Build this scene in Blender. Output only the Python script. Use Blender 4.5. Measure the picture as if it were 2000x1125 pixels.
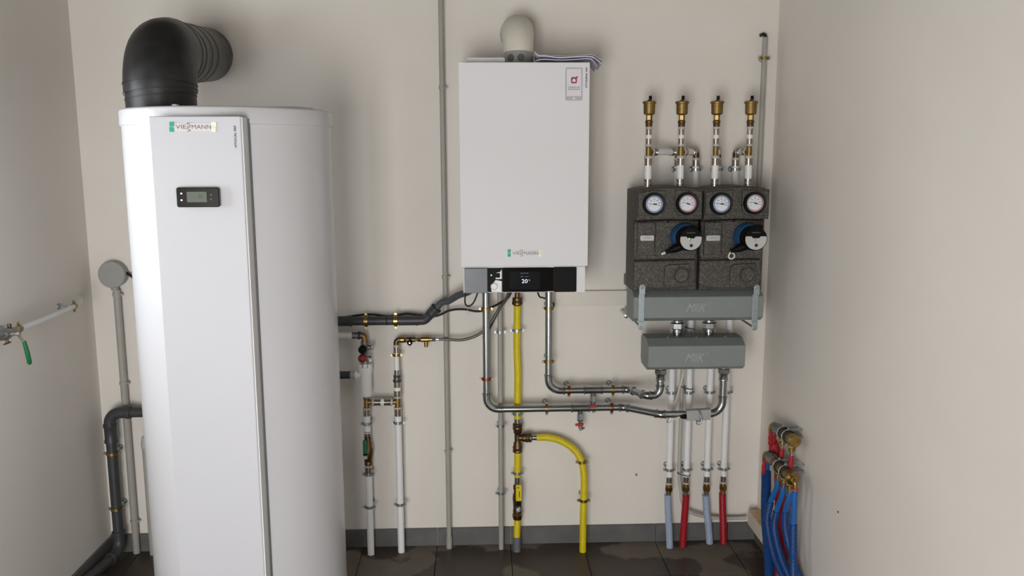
import bpy, bmesh, math, random
from mathutils import Vector, Matrix
random.seed(7)
for o in list(bpy.data.objects): bpy.data.objects.remove(o)
scene = bpy.context.scene
col = scene.collection
V = Vector
# ------------------------------------------------------------------ camera
FPX = 1650.0                       # focal length in pixels of the 2000x1125 frame
CAM = V((0.0, -3.28, 1.587))
YAW, PITCH, ROLL = math.radians(2.1), math.radians(-9.02), math.radians(-0.18)
fwd = V((math.sin(YAW)*math.cos(PITCH), math.cos(YAW)*math.cos(PITCH), math.sin(PITCH)))
rt0 = V((math.cos(YAW), -math.sin(YAW), 0)); up0 = rt0.cross(fwd)
rgt = rt0*math.cos(ROLL) + up0*math.sin(ROLL); upv = up0*math.cos(ROLL) - rt0*math.sin(ROLL)
cd = bpy.data.cameras.new('camera'); cam = bpy.data.objects.new('camera', cd); col.objects.link(cam)
cd.sensor_width = 36.0; cd.lens = 36.0*FPX/2000.0; cd.clip_start = 0.02
M3 = Matrix((rgt, upv, -fwd)).transposed()
cam.matrix_world = Matrix.Translation(CAM) @ M3.to_4x4()
scene.camera = cam
def W(x, y, off):                  # point at distance off in front of the back wall
    d = rgt*((x-1000)/FPX) + upv*((562.5-y)/FPX) + fwd
    return CAM + d*((-off-CAM.y)/d.y)
def WZ(x, y, off): return W(x, y, off).z
def WX(x, y, off): return W(x, y, off).x
# ------------------------------------------------------------------ world and light
wd = bpy.data.worlds.new('sky'); scene.world = wd; wd.use_nodes = True
wd.node_tree.nodes['Background'].inputs[0].default_value = (0.80, 0.88, 1.0, 1)
wd.node_tree.nodes['Background'].inputs[1].default_value = 1.0
XL, XR, YR, ZC = -1.505, 1.135, -4.3, 2.62        # left wall, right wall, rear wall, ceiling
LW = (-1.60, -0.88, 1.12, 1.95)                    # left window: y0 y1 z0 z1
RW = (-1.15, 0.00, 0.05, 1.60)                     # rear glazed door: x0 x1 z0 z1
def area(name, loc, rot, sx, sy, power, colr):
    l = bpy.data.lights.new(name, 'AREA'); l.shape = 'RECTANGLE'; l.size = sx; l.size_y = sy; l.energy = power; l.color = colr
    o = bpy.data.objects.new(name, l); col.objects.link(o); o.location = loc; o.rotation_euler = rot
    return o
area('daylight_side_window', (XL-0.16, (LW[0]+LW[1])/2, (LW[2]+LW[3])/2), (0, math.radians(-90), 0), LW[3]-LW[2], LW[1]-LW[0], 18, (0.93, 0.97, 1.0))
area('daylight_rear_door', ((RW[0]+RW[1])/2, YR-0.16, (RW[2]+RW[3])/2), (math.radians(90), 0, 0), RW[1]-RW[0], RW[3]-RW[2], 108, (1.0, 0.985, 0.965))
scene.view_settings.view_transform = 'Standard'
scene.view_settings.look = 'None'
scene.view_settings.exposure = 0.0
scene.view_settings.gamma = 1.0
scene.view_settings.use_curve_mapping = False
# ------------------------------------------------------------------ materials
def lin(h):
    h = h.lstrip('#'); out = []
    for i in (0, 2, 4):
        c = int(h[i:i+2], 16)/255.0
        out.append(c/12.92 if c <= 0.04045 else ((c+0.055)/1.055)**2.4)
    return out
def pm(name, hexc, rough=0.5, metal=0.0, var=0.08, scale=40.0, bump=0.0, bscale=200.0, coat=0.0, spec=0.5, emit=0.0, rvar=0.0):
    m = bpy.data.materials.new(name); m.use_nodes = True
    nt = m.node_tree; N = nt.nodes; L = nt.links; b = N['Principled BSDF']
    c = lin(hexc)
    b.inputs['Roughness'].default_value = rough; b.inputs['Metallic'].default_value = metal
    b.inputs['Specular IOR Level'].default_value = spec
    if coat: b.inputs['Coat Weight'].default_value = coat; b.inputs['Coat Roughness'].default_value = 0.08
    g = N.new('ShaderNodeNewGeometry')
    n = N.new('ShaderNodeTexNoise'); n.inputs['Scale'].default_value = scale; n.inputs['Detail'].default_value = 3
    L.new(g.outputs['Position'], n.inputs['Vector'])
    r = N.new('ShaderNodeValToRGB')
    r.color_ramp.elements[0].position = 0.3; r.color_ramp.elements[1].position = 0.7
    r.color_ramp.elements[0].color = [x*(1-var) for x in c]+[1]
    r.color_ramp.elements[1].color = [min(1, x*(1+var)) for x in c]+[1]
    L.new(n.outputs['Fac'], r.inputs['Fac']); L.new(r.outputs['Color'], b.inputs['Base Color'])
    if rvar:
        mr = N.new('ShaderNodeMapRange'); mr.inputs['To Min'].default_value = max(0.02, rough-rvar); mr.inputs['To Max'].default_value = min(1, rough+rvar)
        L.new(n.outputs['Fac'], mr.inputs['Value']); L.new(mr.outputs['Result'], b.inputs['Roughness'])
    if bump:
        n2 = N.new('ShaderNodeTexNoise'); n2.inputs['Scale'].default_value = bscale; n2.inputs['Detail'].default_value = 4
        L.new(g.outputs['Position'], n2.inputs['Vector'])
        bp = N.new('ShaderNodeBump'); bp.inputs['Strength'].default_value = bump; bp.inputs['Distance'].default_value = 0.002
        L.new(n2.outputs['Fac'], bp.inputs['Height']); L.new(bp.outputs['Normal'], b.inputs['Normal'])
    if emit:
        b.inputs['Emission Color'].default_value = c+[1]; b.inputs['Emission Strength'].default_value = emit
    return m
M = {}
M['wall'] = pm('painted_plaster', '#e4dfd8', 0.9, var=0.02, scale=3, bump=0.12, bscale=90, spec=0.2)
M['ceil'] = pm('ceiling_low_bounce', '#6c6861', 0.95, var=0.02, scale=3, spec=0.2)  # unseen ceiling, finish made up and darkened to cut bounce light
M['rear'] = pm('rear_wall_low_bounce', '#a39d93', 0.95, var=0.1, scale=6, spec=0.2)  # out-of-view rear wall, tone invented darker to reduce fill light
M['board'] = pm('boxed_ledge_paint', '#e0dbd2', 0.9, var=0.03, scale=8, spec=0.2)
M['grout'] = pm('floor_grout', '#3a3631', 0.95, var=0.2, scale=60)
M['skirt'] = pm('grey_skirting_tile', '#5f5f5e', 0.55, var=0.14, scale=14, bump=0.1, bscale=60, rvar=0.1)
M['whiteenamel'] = pm('white_enamel', '#c8c8cc', 0.25, var=0.008, scale=4, spec=0.5)
M['panelwhite'] = pm('satin_panel_white', '#c3c4ca', 0.45, var=0.008, scale=4)
M['paneledge'] = pm('panel_side_lightened', '#e4e4e6', 0.5, var=0.01)  # paler than the panel front, lifts the side facing away from the light
M['boilerwhite'] = pm('boiler_white', '#dcdce0', 0.55, var=0.008, scale=4)
M['blackgloss'] = pm('black_gloss', '#060607', 0.07, var=0.05)
M['blackmatte'] = pm('black_plastic', '#0b0b0c', 0.5, var=0.15, spec=0.12)
M['blackrubber'] = pm('black_rubber', '#0d0d0d', 0.6, var=0.2)
M['foil'] = pm('black_duct_insulation', '#1f1f20', 0.42, var=0.25, scale=25, bump=0.18, bscale=70, rvar=0.12)
M['foilseam'] = pm('duct_tape_seam', '#191919', 0.5, var=0.2, scale=30)
M['lcd'] = pm('lcd_grey_green', '#5d665c', 0.25, var=0.04)
M['lcdink'] = pm('lcd_ink', '#2b302a', 0.4)
M['screen'] = pm('dark_touch_screen', '#14171b', 0.07, var=0.2, scale=60, emit=0.12)
M['screentext'] = pm('screen_text', '#c9d3e4', 0.5, emit=1.0)
M['screendim'] = pm('screen_dim_text', '#454c55', 0.5, emit=0.4)
M['flapgrey'] = pm('film_flap_grey_reflection', '#4a4f58', 0.35, var=0.12, scale=18)  # window reflection on dark filmed plastic, put into the grey base colour
M['filmclear'] = pm('protective_film', '#d6d4d6', 0.18, var=0.05, scale=120, bump=0.25, bscale=160)
M['green'] = pm('green_film_tab', '#22a184', 0.45)
M['cream'] = pm('cream_film_tab', '#e9e6d2', 0.5)
M['logoink'] = pm('grey_brown_lettering', '#6d5f5f', 0.4, var=0.2, scale=200)
M['ink'] = pm('black_ink', '#232326', 0.6)
M['stickergrey'] = pm('sticker_grey', '#b3b0b4', 0.6, var=0.02)
M['stickerwhite'] = pm('sticker_white', '#dcdae0', 0.6, var=0.01)
M['stickerred'] = pm('sticker_red', '#a31a28', 0.6, var=0.03)
M['stickerdark'] = pm('sticker_charcoal', '#4a4a50', 0.6)
M['led'] = pm('green_led', '#7dff6a', 0.4, emit=3.0)
M['flue'] = pm('cream_flue_plastic', '#d8d4c8', 0.45, var=0.02)
M['fluegrey'] = pm('flue_collar_grey', '#9b9b96', 0.5, var=0.03)
M['plugdark'] = pm('test_plug_grey', '#5f605f', 0.5)
M['paper'] = pm('lilac_tinted_paper', '#d6d4e2', 0.85, var=0.05, scale=50)
M['paperedge'] = pm('printed_paper', '#c4c2d4', 0.85, var=0.08, scale=120)
M['zinc'] = pm('bright_zinc', '#cdd1d3', 0.3, 0.9, var=0.08, scale=60, rvar=0.08)
M['steel'] = pm('carbon_steel_pipe', '#a9aeb1', 0.24, 1.0, var=0.05, scale=30)
M['steelfit'] = pm('press_fitting_steel', '#a3a8aa', 0.2, 1.0, var=0.08, scale=70)
M['zincpale'] = pm('galvanised_strap', '#9fa9ad', 0.45, 0.75, var=0.08, scale=40)
M['sleeve'] = pm('stainless_press_sleeve', '#b3ada4', 0.22, 1.0, var=0.1, scale=80)
M['brass'] = pm('brass_fitting', '#a1854d', 0.32, 1.0, var=0.18, scale=60, rvar=0.1)
M['brassdull'] = pm('dull_cast_brass', '#8d7547', 0.45, 0.9, var=0.15, scale=90, bump=0.1, bscale=400)
M['brassdark'] = pm('dark_bronze_fitting', '#6b563c', 0.38, 0.9, var=0.25, scale=70)
M['clampbrass'] = pm('yellow_zinc_clamp', '#a8925c', 0.3, 1.0, var=0.15, scale=80)
M['clampcopper'] = pm('coppery_zinc_clamp', '#a3674d', 0.3, 1.0, var=0.15, scale=80)
M['clampzinc'] = pm('blue_zinc_clamp', '#b2babe', 0.32, 0.85, var=0.1, scale=80)
M['whitepipe'] = pm('white_multilayer_pipe', '#eaebec', 0.4, var=0.02, scale=20)
M['translucent'] = pm('milky_plastic_ring', '#b9b7b0', 0.4, var=0.04)
M['conduit'] = pm('grey_pvc_conduit', '#a3a19a', 0.5, var=0.04, scale=15)
M['conduitlt'] = pm('pale_grey_conduit', '#b2b1ab', 0.5, var=0.04, scale=15)
M['junction'] = pm('grey_junction_box', '#9a9b98', 0.5, var=0.02)
M['drain'] = pm('dark_grey_drain_plastic', '#3a3c3e', 0.45, var=0.08, scale=25)
M['drainhose'] = pm('slate_drain_hose', '#474b50', 0.5, var=0.08, scale=25)
M['yellow'] = pm('yellow_gas_hose', '#d6c20d', 0.38, var=0.05, scale=30)
M['yellowpaint'] = pm('yellow_lever_coating', '#d9c010', 0.4, var=0.04)
M['greytape'] = pm('grey_floor_sleeve', '#63666b', 0.6, var=0.08)
M['embossed'] = pm('embossed_light_edge', '#9da3a2', 0.4, var=0.05)
M['epp'] = None
M['railzinc'] = pm('satin_zinc_rail', '#d4d6d8', 0.45, 0.6, var=0.02)
M['bezel'] = pm('black_bezel', '#050505', 0.55, var=0.1, spec=0.3)
M['manifold'] = pm('grey_lacquered_manifold', '#7e8584', 0.5, var=0.03, scale=20, bump=0.05)
M['bluepump'] = pm('blue_motor_housing', '#1c4f78', 0.4, var=0.1)
M['faceplate'] = pm('pump_face_grey', '#b9bab8', 0.45, var=0.01)
M['badge'] = pm('silver_badge', '#c3c4c6', 0.3, 0.6, var=0.05)
M['badgetext'] = pm('badge_text', '#7d8694', 0.4)
M['dial'] = pm('dial_white', '#dfe2ea', 0.4, var=0.01)
M['dialblue'] = pm('dial_blue_ring', '#4d79b4', 0.4, var=0.03)
M['dialred'] = pm('dial_red_ring', '#c1566c', 0.4, var=0.03)
M['dialgrey'] = pm('dial_grey_ring', '#9d9ca6', 0.4)
M['cablewhite'] = pm('white_cable', '#d9d5c8', 0.5)
M['redplastic'] = pm('red_plastic', '#a8202c', 0.4, var=0.06)
M['redknob'] = pm('dark_red_knob', '#8b1f28', 0.4, var=0.06)
M['greenplastic'] = pm('green_lever', '#0c6b40', 0.4, var=0.08)
M['bluering'] = pm('navy_ring', '#1f3568', 0.4)
M['valvegrey'] = pm('nickel_valve_body', '#8d9090', 0.38, 0.8, var=0.1)
M['whiteplastic'] = pm('white_trap_plastic', '#f3f3f1', 0.42, var=0.015)
M['braid'] = pm('braided_steel_hose', '#77766f', 0.4, 0.8, var=0.3, scale=500, bump=0.4, bscale=700)
M['sleevered'] = pm('red_corrugated_sleeve', '#a01322', 0.42, var=0.06)
M['sleevelblue'] = pm('pale_blue_corrugated_sleeve', '#a0aec6', 0.45, var=0.05)
M['sleeveblue'] = pm('blue_corrugated_sleeve', '#093c78', 0.42, var=0.08)
M['pipeblue'] = pm('blue_pex_pipe', '#185fa6', 0.38, var=0.05)
M['pipered'] = pm('red_pex_pipe', '#a01a26', 0.4, var=0.05)
M['wood'] = pm('pale_timber', '#ccb08c', 0.7, var=0.2, scale=35)
M['woodwhite'] = pm('whitewashed_timber', '#d8d1c4', 0.75, var=0.06, scale=30)
M['dark'] = pm('dark_cavity', '#0b0b0b', 0.9)
M['fusewhite'] = pm('fuse_panel_print', '#e6e7ea', 0.4)
M['orange'] = pm('orange_plastic', '#c8472a', 0.5)
M['frame'] = pm('window_frame_white', '#e4e4e2', 0.4)
M['sensor'] = pm('grey_sensor_case', '#a6a7a4', 0.5, var=0.02)
def epp_mat():
    m = bpy.data.materials.new('speckled_foam_casing'); m.use_nodes = True
    nt = m.node_tree; N = nt.nodes; L = nt.links; b = N['Principled BSDF']
    g = N.new('ShaderNodeNewGeometry')
    vo = N.new('ShaderNodeTexVoronoi'); vo.inputs['Scale'].default_value = 260
    L.new(g.outputs['Position'], vo.inputs['Vector'])
    r = N.new('ShaderNodeValToRGB'); e = r.color_ramp.elements
    e[0].position = 0.0; e[0].color = lin('#35332f')+[1]; e[1].position = 1.0; e[1].color = lin('#625e57')+[1]
    e2 = e.new(0.5); e2.color = lin('#423f3a')+[1]
    sp = N.new('ShaderNodeSeparateColor'); L.new(vo.outputs['Color'], sp.inputs['Color'])
    L.new(sp.outputs['Red'], r.inputs['Fac']); L.new(r.outputs['Color'], b.inputs['Base Color'])
    b.inputs['Roughness'].default_value = 0.6
    bp = N.new('ShaderNodeBump'); bp.inputs['Strength'].default_value = 0.5; bp.inputs['Distance'].default_value = 0.001
    L.new(vo.outputs['Distance'], bp.inputs['Height']); L.new(bp.outputs['Normal'], b.inputs['Normal'])
    return m
M['epp'] = epp_mat()
def tile_mat():
    m = bpy.data.materials.new('stained_floor_tile'); m.use_nodes = True
    nt = m.node_tree; N = nt.nodes; L = nt.links; b = N['Principled BSDF']
    g = N.new('ShaderNodeNewGeometry')
    n = N.new('ShaderNodeTexNoise'); n.inputs['Scale'].default_value = 3.6; n.inputs['Detail'].default_value = 5; n.inputs['Roughness'].default_value = 0.45
    mp = N.new('ShaderNodeMapping'); mp.inputs['Location'].default_value = (3.1, 1.7, 0.0)
    L.new(g.outputs['Position'], mp.inputs['Vector']); L.new(mp.outputs['Vector'], n.inputs['Vector'])
    r = N.new('ShaderNodeValToRGB'); e = r.color_ramp.elements
    e[0].position = 0.50; e[0].color = (0, 0, 0, 1); e[1].position = 0.53; e[1].color = (1, 1, 1, 1)
    L.new(n.outputs['Fac'], r.inputs['Fac'])
    n2 = N.new('ShaderNodeTexNoise'); n2.inputs['Scale'].default_value = 12; n2.inputs['Detail'].default_value = 4
    L.new(g.outputs['Position'], n2.inputs['Vector'])
    def mix(a, c, f):
        x = N.new('ShaderNodeMix'); x.data_type = 'RGBA'; x.inputs['A'].default_value = lin(a)+[1]; x.inputs['B'].default_value = lin(c)+[1]
        L.new(f, x.inputs['Factor']); return x.outputs['Result']
    wet = mix('#3d352e', '#4a4139', n2.outputs['Fac']); dry = mix('#6b6359', '#7a7267', n2.outputs['Fac'])
    x = N.new('ShaderNodeMix'); x.data_type = 'RGBA'; L.new(r.outputs['Color'], x.inputs['Factor']); L.new(wet, x.inputs['A']); L.new(dry, x.inputs['B'])
    L.new(x.outputs['Result'], b.inputs['Base Color'])
    mr = N.new('ShaderNodeMapRange'); mr.inputs['To Min'].default_value = 0.38; mr.inputs['To Max'].default_value = 0.75
    L.new(r.outputs['Color'], mr.inputs['Value']); L.new(mr.outputs['Result'], b.inputs['Roughness'])
    b.inputs['Specular IOR Level'].default_value = 0.35
    return m
M['tile'] = tile_mat()
# ------------------------------------------------------------------ mesh helpers
def perp(a):
    a = a.normalized(); h = V((0, 0, 1)) if abs(a.z) < 0.9 else V((1, 0, 0))
    u = a.cross(h).normalized(); return u, a.cross(u).normalized()
class MB:
    def __init__(s): s.v = []; s.f = []; s.sm = []
    def add(s, v, f, sm=True):
        k = len(s.v); s.sm += [sm]*len(f); s.v += [V(p) for p in v]; s.f += [[i+k for i in q] for q in f]; return s
    def box(s, c, size, U=V((1, 0, 0)), Vv=V((0, 1, 0)), Wv=V((0, 0, 1)), bev=0.0, seg=2):
        a, b, d = size[0]/2, size[1]/2, size[2]/2
        bm = bmesh.new(); bmesh.ops.create_cube(bm, size=2)
        for v in bm.verts: v.co = V((v.co.x*a, v.co.y*b, v.co.z*d))
        if bev: bmesh.ops.bevel(bm, geom=bm.edges[:], offset=bev, segments=seg, affect='EDGES', profile=0.5)
        bm.verts.index_update()
        s.add([V(c)+U*v.co.x+Vv*v.co.y+Wv*v.co.z for v in bm.verts], [[v.index for v in f.verts] for f in bm.faces], False); bm.free(); return s
    def box2(s, lo, hi, bev=0.0, seg=2):
        lo, hi = V(lo), V(hi); return s.box((lo+hi)/2, [abs(q) for q in (hi-lo)], bev=bev, seg=seg)
    def tube(s, pts, r, n=14, caps=True):
        pts = [V(p) for p in pts]; m = len(pts)
        rs = r if isinstance(r, (list, tuple)) else [r]*m
        T = []
        for i in range(m):
            t = (pts[min(i+1, m-1)]-pts[max(i-1, 0)])
            T.append(t.normalized() if t.length > 1e-9 else V((0, 0, 1)))
        u, w = perp(T[0]); vs = []; fs = []
        for i in range(m):
            u = (u - T[i]*u.dot(T[i])).normalized(); w = T[i].cross(u)
            for k in range(n):
                a = 2*math.pi*k/n; vs.append(pts[i]+u*(rs[i]*math.cos(a))+w*(rs[i]*math.sin(a)))
        for i in range(m-1):
            for k in range(n):
                k2 = (k+1) % n; fs.append([i*n+k, i*n+k2, (i+1)*n+k2, (i+1)*n+k])
        if caps: fs.append(list(range(n-1, -1, -1))); fs.append([(m-1)*n+k for k in range(n)])
        return s.add(vs, fs)
    def lathe(s, base, axis, prof, n=24, closed=False, ph=0.0):
        base = V(base); axis = V(axis).normalized(); u, w = perp(axis); vs = []; fs = []; m = len(prof)
        for (r, t) in prof:
            for k in range(n):
                a = 2*math.pi*k/n+ph; vs.append(base+axis*t+u*(r*math.cos(a))+w*(r*math.sin(a)))
        for i in range(m if closed else m-1):
            j = (i+1) % m
            for k in range(n):
                k2 = (k+1) % n; fs.append([i*n+k, i*n+k2, j*n+k2, j*n+k])
        if not closed:
            if prof[0][0] > 1e-6: fs.append(list(range(n-1, -1, -1)))
            if prof[-1][0] > 1e-6: fs.append([(m-1)*n+k for k in range(n)])
        return s.add(vs, fs)
    def cyl(s, p0, p1, r, n=16, bev=0.0):
        p0, p1 = V(p0), V(p1); L = (p1-p0).length
        if bev: return s.lathe(p0, p1-p0, [(r-bev, 0), (r, bev), (r, L-bev), (r-bev, L)], n)
        return s.lathe(p0, p1-p0, [(r, 0), (r, L)], n)
    def hexn(s, p0, p1, r, ph=0.0):
        p0, p1 = V(p0), V(p1); L = (p1-p0).length; b = min(r*0.12, L*0.2)
        return s.lathe(p0, p1-p0, [(r-b, 0), (r, b), (r, L-b), (r-b, L)], 6, ph=ph)
    def torus(s, c, axis, R, r, n=24, k=8):
        prof = [(R+r*math.cos(2*math.pi*i/k), r*math.sin(2*math.pi*i/k)) for i in range(k)]
        return s.lathe(c, axis, prof, n, closed=True)
    def slab(s, pts, yf, yb, bev=0.0, seg=2, org=V((0, 0, 0)), U=V((1, 0, 0)), Z=V((0, 0, 1)), D=V((0, 1, 0))):
        # outline pts (u,z) extruded from depth yf (front) to yb (back) along D, front edge bevelled
        bm = bmesh.new(); vf = [bm.verts.new((p[0], yf, p[1])) for p in pts]; fc = bm.faces.new(vf)
        ret = bmesh.ops.extrude_face_region(bm, geom=[fc])
        for e in ret['geom']:
            if isinstance(e, bmesh.types.BMVert): e.co.y = yb
        bmesh.ops.recalc_face_normals(bm, faces=bm.faces[:])
        if bev:
            ed = [e for e in bm.edges if all(abs(v.co.y-yf) < 1e-7 for v in e.verts)]
            bmesh.ops.bevel(bm, geom=ed, offset=bev, segments=seg, affect='EDGES', profile=0.5)
        bm.verts.index_update()
        s.add([org+U*v.co.x+D*v.co.y+Z*v.co.z for v in bm.verts], [[v.index for v in f.verts] for f in bm.faces], False); bm.free(); return s
    def mesh(s, name, mat, org, smooth=True, ang=38):
        me = bpy.data.meshes.new(name); me.from_pydata([p-org for p in s.v], [], s.f)
        me.polygons.foreach_set('use_smooth', [smooth and q for q in s.sm])
        bm = bmesh.new(); bm.from_mesh(me); bmesh.ops.remove_doubles(bm, verts=bm.verts[:], dist=1e-6)
        bmesh.ops.recalc_face_normals(bm, faces=bm.faces[:]); bm.to_mesh(me); bm.free()
        fl = [p.use_smooth for p in me.polygons]
        if smooth: me.set_sharp_from_angle(angle=math.radians(ang))
        me.polygons.foreach_set('use_smooth', fl)
        me.materials.append(mat if not isinstance(mat, str) else M[mat]); return me
def rrect(x0, x1, z0, z1, r, n=4):
    out = []
    for cx, cz, a0 in ((x1-r, z1-r, 0), (x0+r, z1-r, 90), (x0+r, z0+r, 180), (x1-r, z0+r, 270)):
        for i in range(n+1):
            a = math.radians(a0+90*i/n); out.append((cx+r*math.cos(a), cz+r*math.sin(a)))
    return out
def fillet(p0, c, p1, rad, n=8):
    p0, c, p1 = V(p0), V(c), V(p1); a = (p0-c).normalized(); b = (p1-c).normalized()
    th = a.angle(b); t = rad/math.tan(th/2); mid = (a+b).normalized()*(rad/math.sin(th/2)) + c
    s, e = c+a*t, c+b*t; out = []
    va, vb = s-mid, e-mid; om = va.angle(vb)
    for i in range(n+1):
        k = i/n; out.append(mid+(va*math.sin((1-k)*om)+vb*math.sin(k*om))/math.sin(om))
    return out
def rounded(pts, rad, n=8):
    pts = [V(p) for p in pts]; out = [pts[0]]
    for i in range(1, len(pts)-1): out += fillet(pts[i-1], pts[i], pts[i+1], rad, n)
    return out+[pts[-1]]
def spline(pts, n=8):
    pts = [V(p) for p in pts]; q = [pts[0]*2-pts[1]]+pts+[pts[-1]*2-pts[-2]]; out = []
    for i in range(1, len(q)-2):
        for k in range(n):
            t = k/n; a, b, c, d = q[i-1], q[i], q[i+1], q[i+2]
            out.append(0.5*((2*b)+(c-a)*t+(2*a-5*b+4*c-d)*t*t+(3*b-a-3*c+d)*t*t*t))
    return out+[pts[-1]]
def resample(pts, step):
    out = [pts[0]]; acc = 0.0
    for a, b in zip(pts, pts[1:]):
        L = (b-a).length; t = step-acc
        while t <= L: out.append(a+(b-a)*(t/L)); t += step
        acc = (acc+L) % step
    return out
def ribbed(mb, pts, r, pitch, depth, n=14):
    q = resample(pts, pitch/4); rs = [r-depth*(0.5-0.5*math.cos(2*math.pi*(i % 4)/4)) for i in range(len(q))]
    return mb.tube(q, rs, n)
# ------------------------------------------------------------------ object helpers
def thing(name, base, label, cat, group=None):
    o = bpy.data.objects.new(name, None); col.objects.link(o); o.location = V(base); o.empty_display_size = 0.02
    o['label'] = label; o['category'] = cat
    if group: o['group'] = group
    return o
def rootloc(o):
    while o.parent: o = o.parent
    return V(o.location)
def part(parent, name, mb, mat, label=None, smooth=True, ang=38):
    me = mb.mesh(name, mat, rootloc(parent), smooth, ang)
    o = bpy.data.objects.new(name, me); col.objects.link(o); o.parent = parent
    if label: o['label'] = label
    return o
def solo(name, mb, mat, base, label, cat, group=None, ang=38):
    me = mb.mesh(name, mat, V(base), True, ang); o = bpy.data.objects.new(name, me); col.objects.link(o); o.location = V(base)
    o['label'] = label; o['category'] = cat
    if group: o['group'] = group
    return o
def struct(name, mb, mat, smooth=False):
    me = mb.mesh(name, mat, V((0, 0, 0)), smooth); o = bpy.data.objects.new(name, me); col.objects.link(o); o['kind'] = 'structure'; return o
def textpart(parent, name, s, mat, org, size, U=V((1, 0, 0)), Z=V((0, 0, 1)), N=V((0, -1, 0)), ext=0.0004, width=None, shear=0.0, height=None, bold=0.0):
    cu = bpy.data.curves.new('txt', 'FONT'); cu.body = s; cu.size = 1.0; cu.align_x = 'CENTER'; cu.align_y = 'CENTER'; cu.resolution_u = 3; cu.shear = shear; cu.offset = bold
    ob = bpy.data.objects.new('txt', cu); col.objects.link(ob)
    dg = bpy.context.evaluated_depsgraph_get(); me = bpy.data.meshes.new_from_object(ob.evaluated_get(dg))
    bpy.data.objects.remove(ob); bpy.data.curves.remove(cu)
    xs = [v.co.x for v in me.vertices]; ys = [v.co.y for v in me.vertices]
    mx, my = (min(xs)+max(xs))/2, (min(ys)+max(ys))/2; w0, h0 = max(xs)-min(xs), max(ys)-min(ys)
    sx = sy = size
    if bold: pass
    if width: sx = width/w0; sy = size/h0 if height is None else height/h0
    base = rootloc(parent)
    for v in me.vertices: v.co = V(org)+U*((v.co.x-mx)*sx)+Z*((v.co.y-my)*sy)+N*ext-base
    me.name = name; me.materials.append(M[mat])
    o = bpy.data.objects.new(name, me); col.objects.link(o); o.parent = parent; return o
UP = V((0, 0, 1)); DN = V((0, 0, -1)); EX = V((1, 0, 0)); EY = V((0, 1, 0)); FR = V((0, -1, 0))
def clamp(name, p, axis, R, mat, label, ears=EX, wdir=EY, wdist=0.06, group='pipe clamps', h=0.0055):
    p = V(p); axis = V(axis).normalized(); ears = V(ears).normalized()
    t = thing(name, p+wdir*wdist, label, 'pipe clamp', group)
    part(t, 'band', MB().lathe(p, axis, [(R+0.0004, -h), (R+0.003, -h), (R+0.003, h), (R+0.0004, h)], 22, closed=True), mat)
    for s in (-1, 1):
        c = p+ears*(s*(R+0.0075))
        e = part(t, 'ear', MB().box(c-ears*(s*0.002), (0.010, 0.006, 0.010), ears, wdir, axis, 0.0015, 1).cyl(c+wdir*0.003, c-wdir*0.003, 0.0055, 14), mat)
        part(e, 'screw', MB().lathe(c-wdir*0.0025, -wdir, [(0.0032, 0), (0.0032, 0.002), (0.002, 0.003), (0, 0.003)], 10), M['zinc'])
    part(t, 'stem', MB().cyl(p+wdir*(R+0.002), p+wdir*(wdist-0.002), 0.0035, 10).cyl(p+wdir*(R+0.002), p+wdir*(R+0.009), 0.0055, 6), 'zinc')
    part(t, 'rosette', MB().lathe(p+wdir*wdist, -wdir, [(0.0115, 0), (0.0105, 0.003), (0.006, 0.006), (0.0035, 0.006)], 18), M['zincpale'])
    return t
def sleeve(p0, p1, r, ribs=2):           # ribbed press sleeve
    p0, p1 = V(p0), V(p1); L = (p1-p0).length; pr = [(r*0.97, 0)]
    k = ribs*2+1
    for i in range(k):
        a, b = L*i/k, L*(i+1)/k; rr = r*1.04 if i % 2 == 0 else r*0.95
        pr += [(rr, a+L*0.02), (rr, b-L*0.02)]
    pr.append((r*0.97, L)); return MB().lathe(p0, p1-p0, pr, 20)
def ring(p0, p1, r):
    return MB().cyl(p0, p1, r, 20, bev=min((V(p1)-V(p0)).length*0.25, 0.001))
# ================================================================== SETTING
T = 0.16
struct('wall_back', MB().box2((XL-T, 0, -0.05), (XR+T, T, ZC)), 'wall')
wl = MB()
wl.box2((XL-T, LW[1], -0.05), (XL, 0, ZC)).box2((XL-T, YR, -0.05), (XL, LW[0], ZC))
wl.box2((XL-T, LW[0], -0.05), (XL, LW[1], LW[2])).box2((XL-T, LW[0], LW[3]), (XL, LW[1], ZC))
struct('wall_left', wl, 'wall')
wallR = struct('wall_right', MB().box2((XR, YR, -0.05), (XR+T, 0, ZC)), 'wall')
wr = MB()
wr.box2((XL-T, YR-T, -0.05), (RW[0], YR, ZC)).box2((RW[1], YR-T, -0.05), (XR+T, YR, ZC)).box2((RW[0], YR-T, RW[3]), (RW[1], YR, ZC)).box2((RW[0], YR-T, -0.05), (RW[1], YR, RW[2]))
struct('wall_rear', wr, 'rear')
struct('ceiling', MB().box2((XL-T, YR-T, ZC), (XR+T, T, ZC+0.1)), 'ceil')
floor = struct('floor', MB().box2((XL-T, YR-T, -0.12), (XR+T, T, -0.004)), 'grout')
def kid(parent, name, me, loc, label=None):
    o = bpy.data.objects.new(name, me); col.objects.link(o); o.parent = parent; o.location = loc; return o
gx = [-1.39+0.3*k for k in range(0, 9)]            # tile joints along x (one lies at x=-0.19)
tm = MB().box2((0.0015, -0.2985, -0.008), (0.2985, -0.0015, 0.0), bev=0.0012, seg=1).mesh('tile', 'tile', V((0, 0, 0)), False)
def cut_tile(w, x0): return MB().box2((0.0015, -0.2985, -0.008), (w-0.0015, -0.0015, 0.0), bev=0.0012, seg=1).mesh('tile', 'tile', V((0, 0, 0)), False)
wL = gx[0]-XL; wR = XR-gx[-1]
tl = cut_tile(wL, 0); tr = cut_tile(wR, 0)
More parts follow.
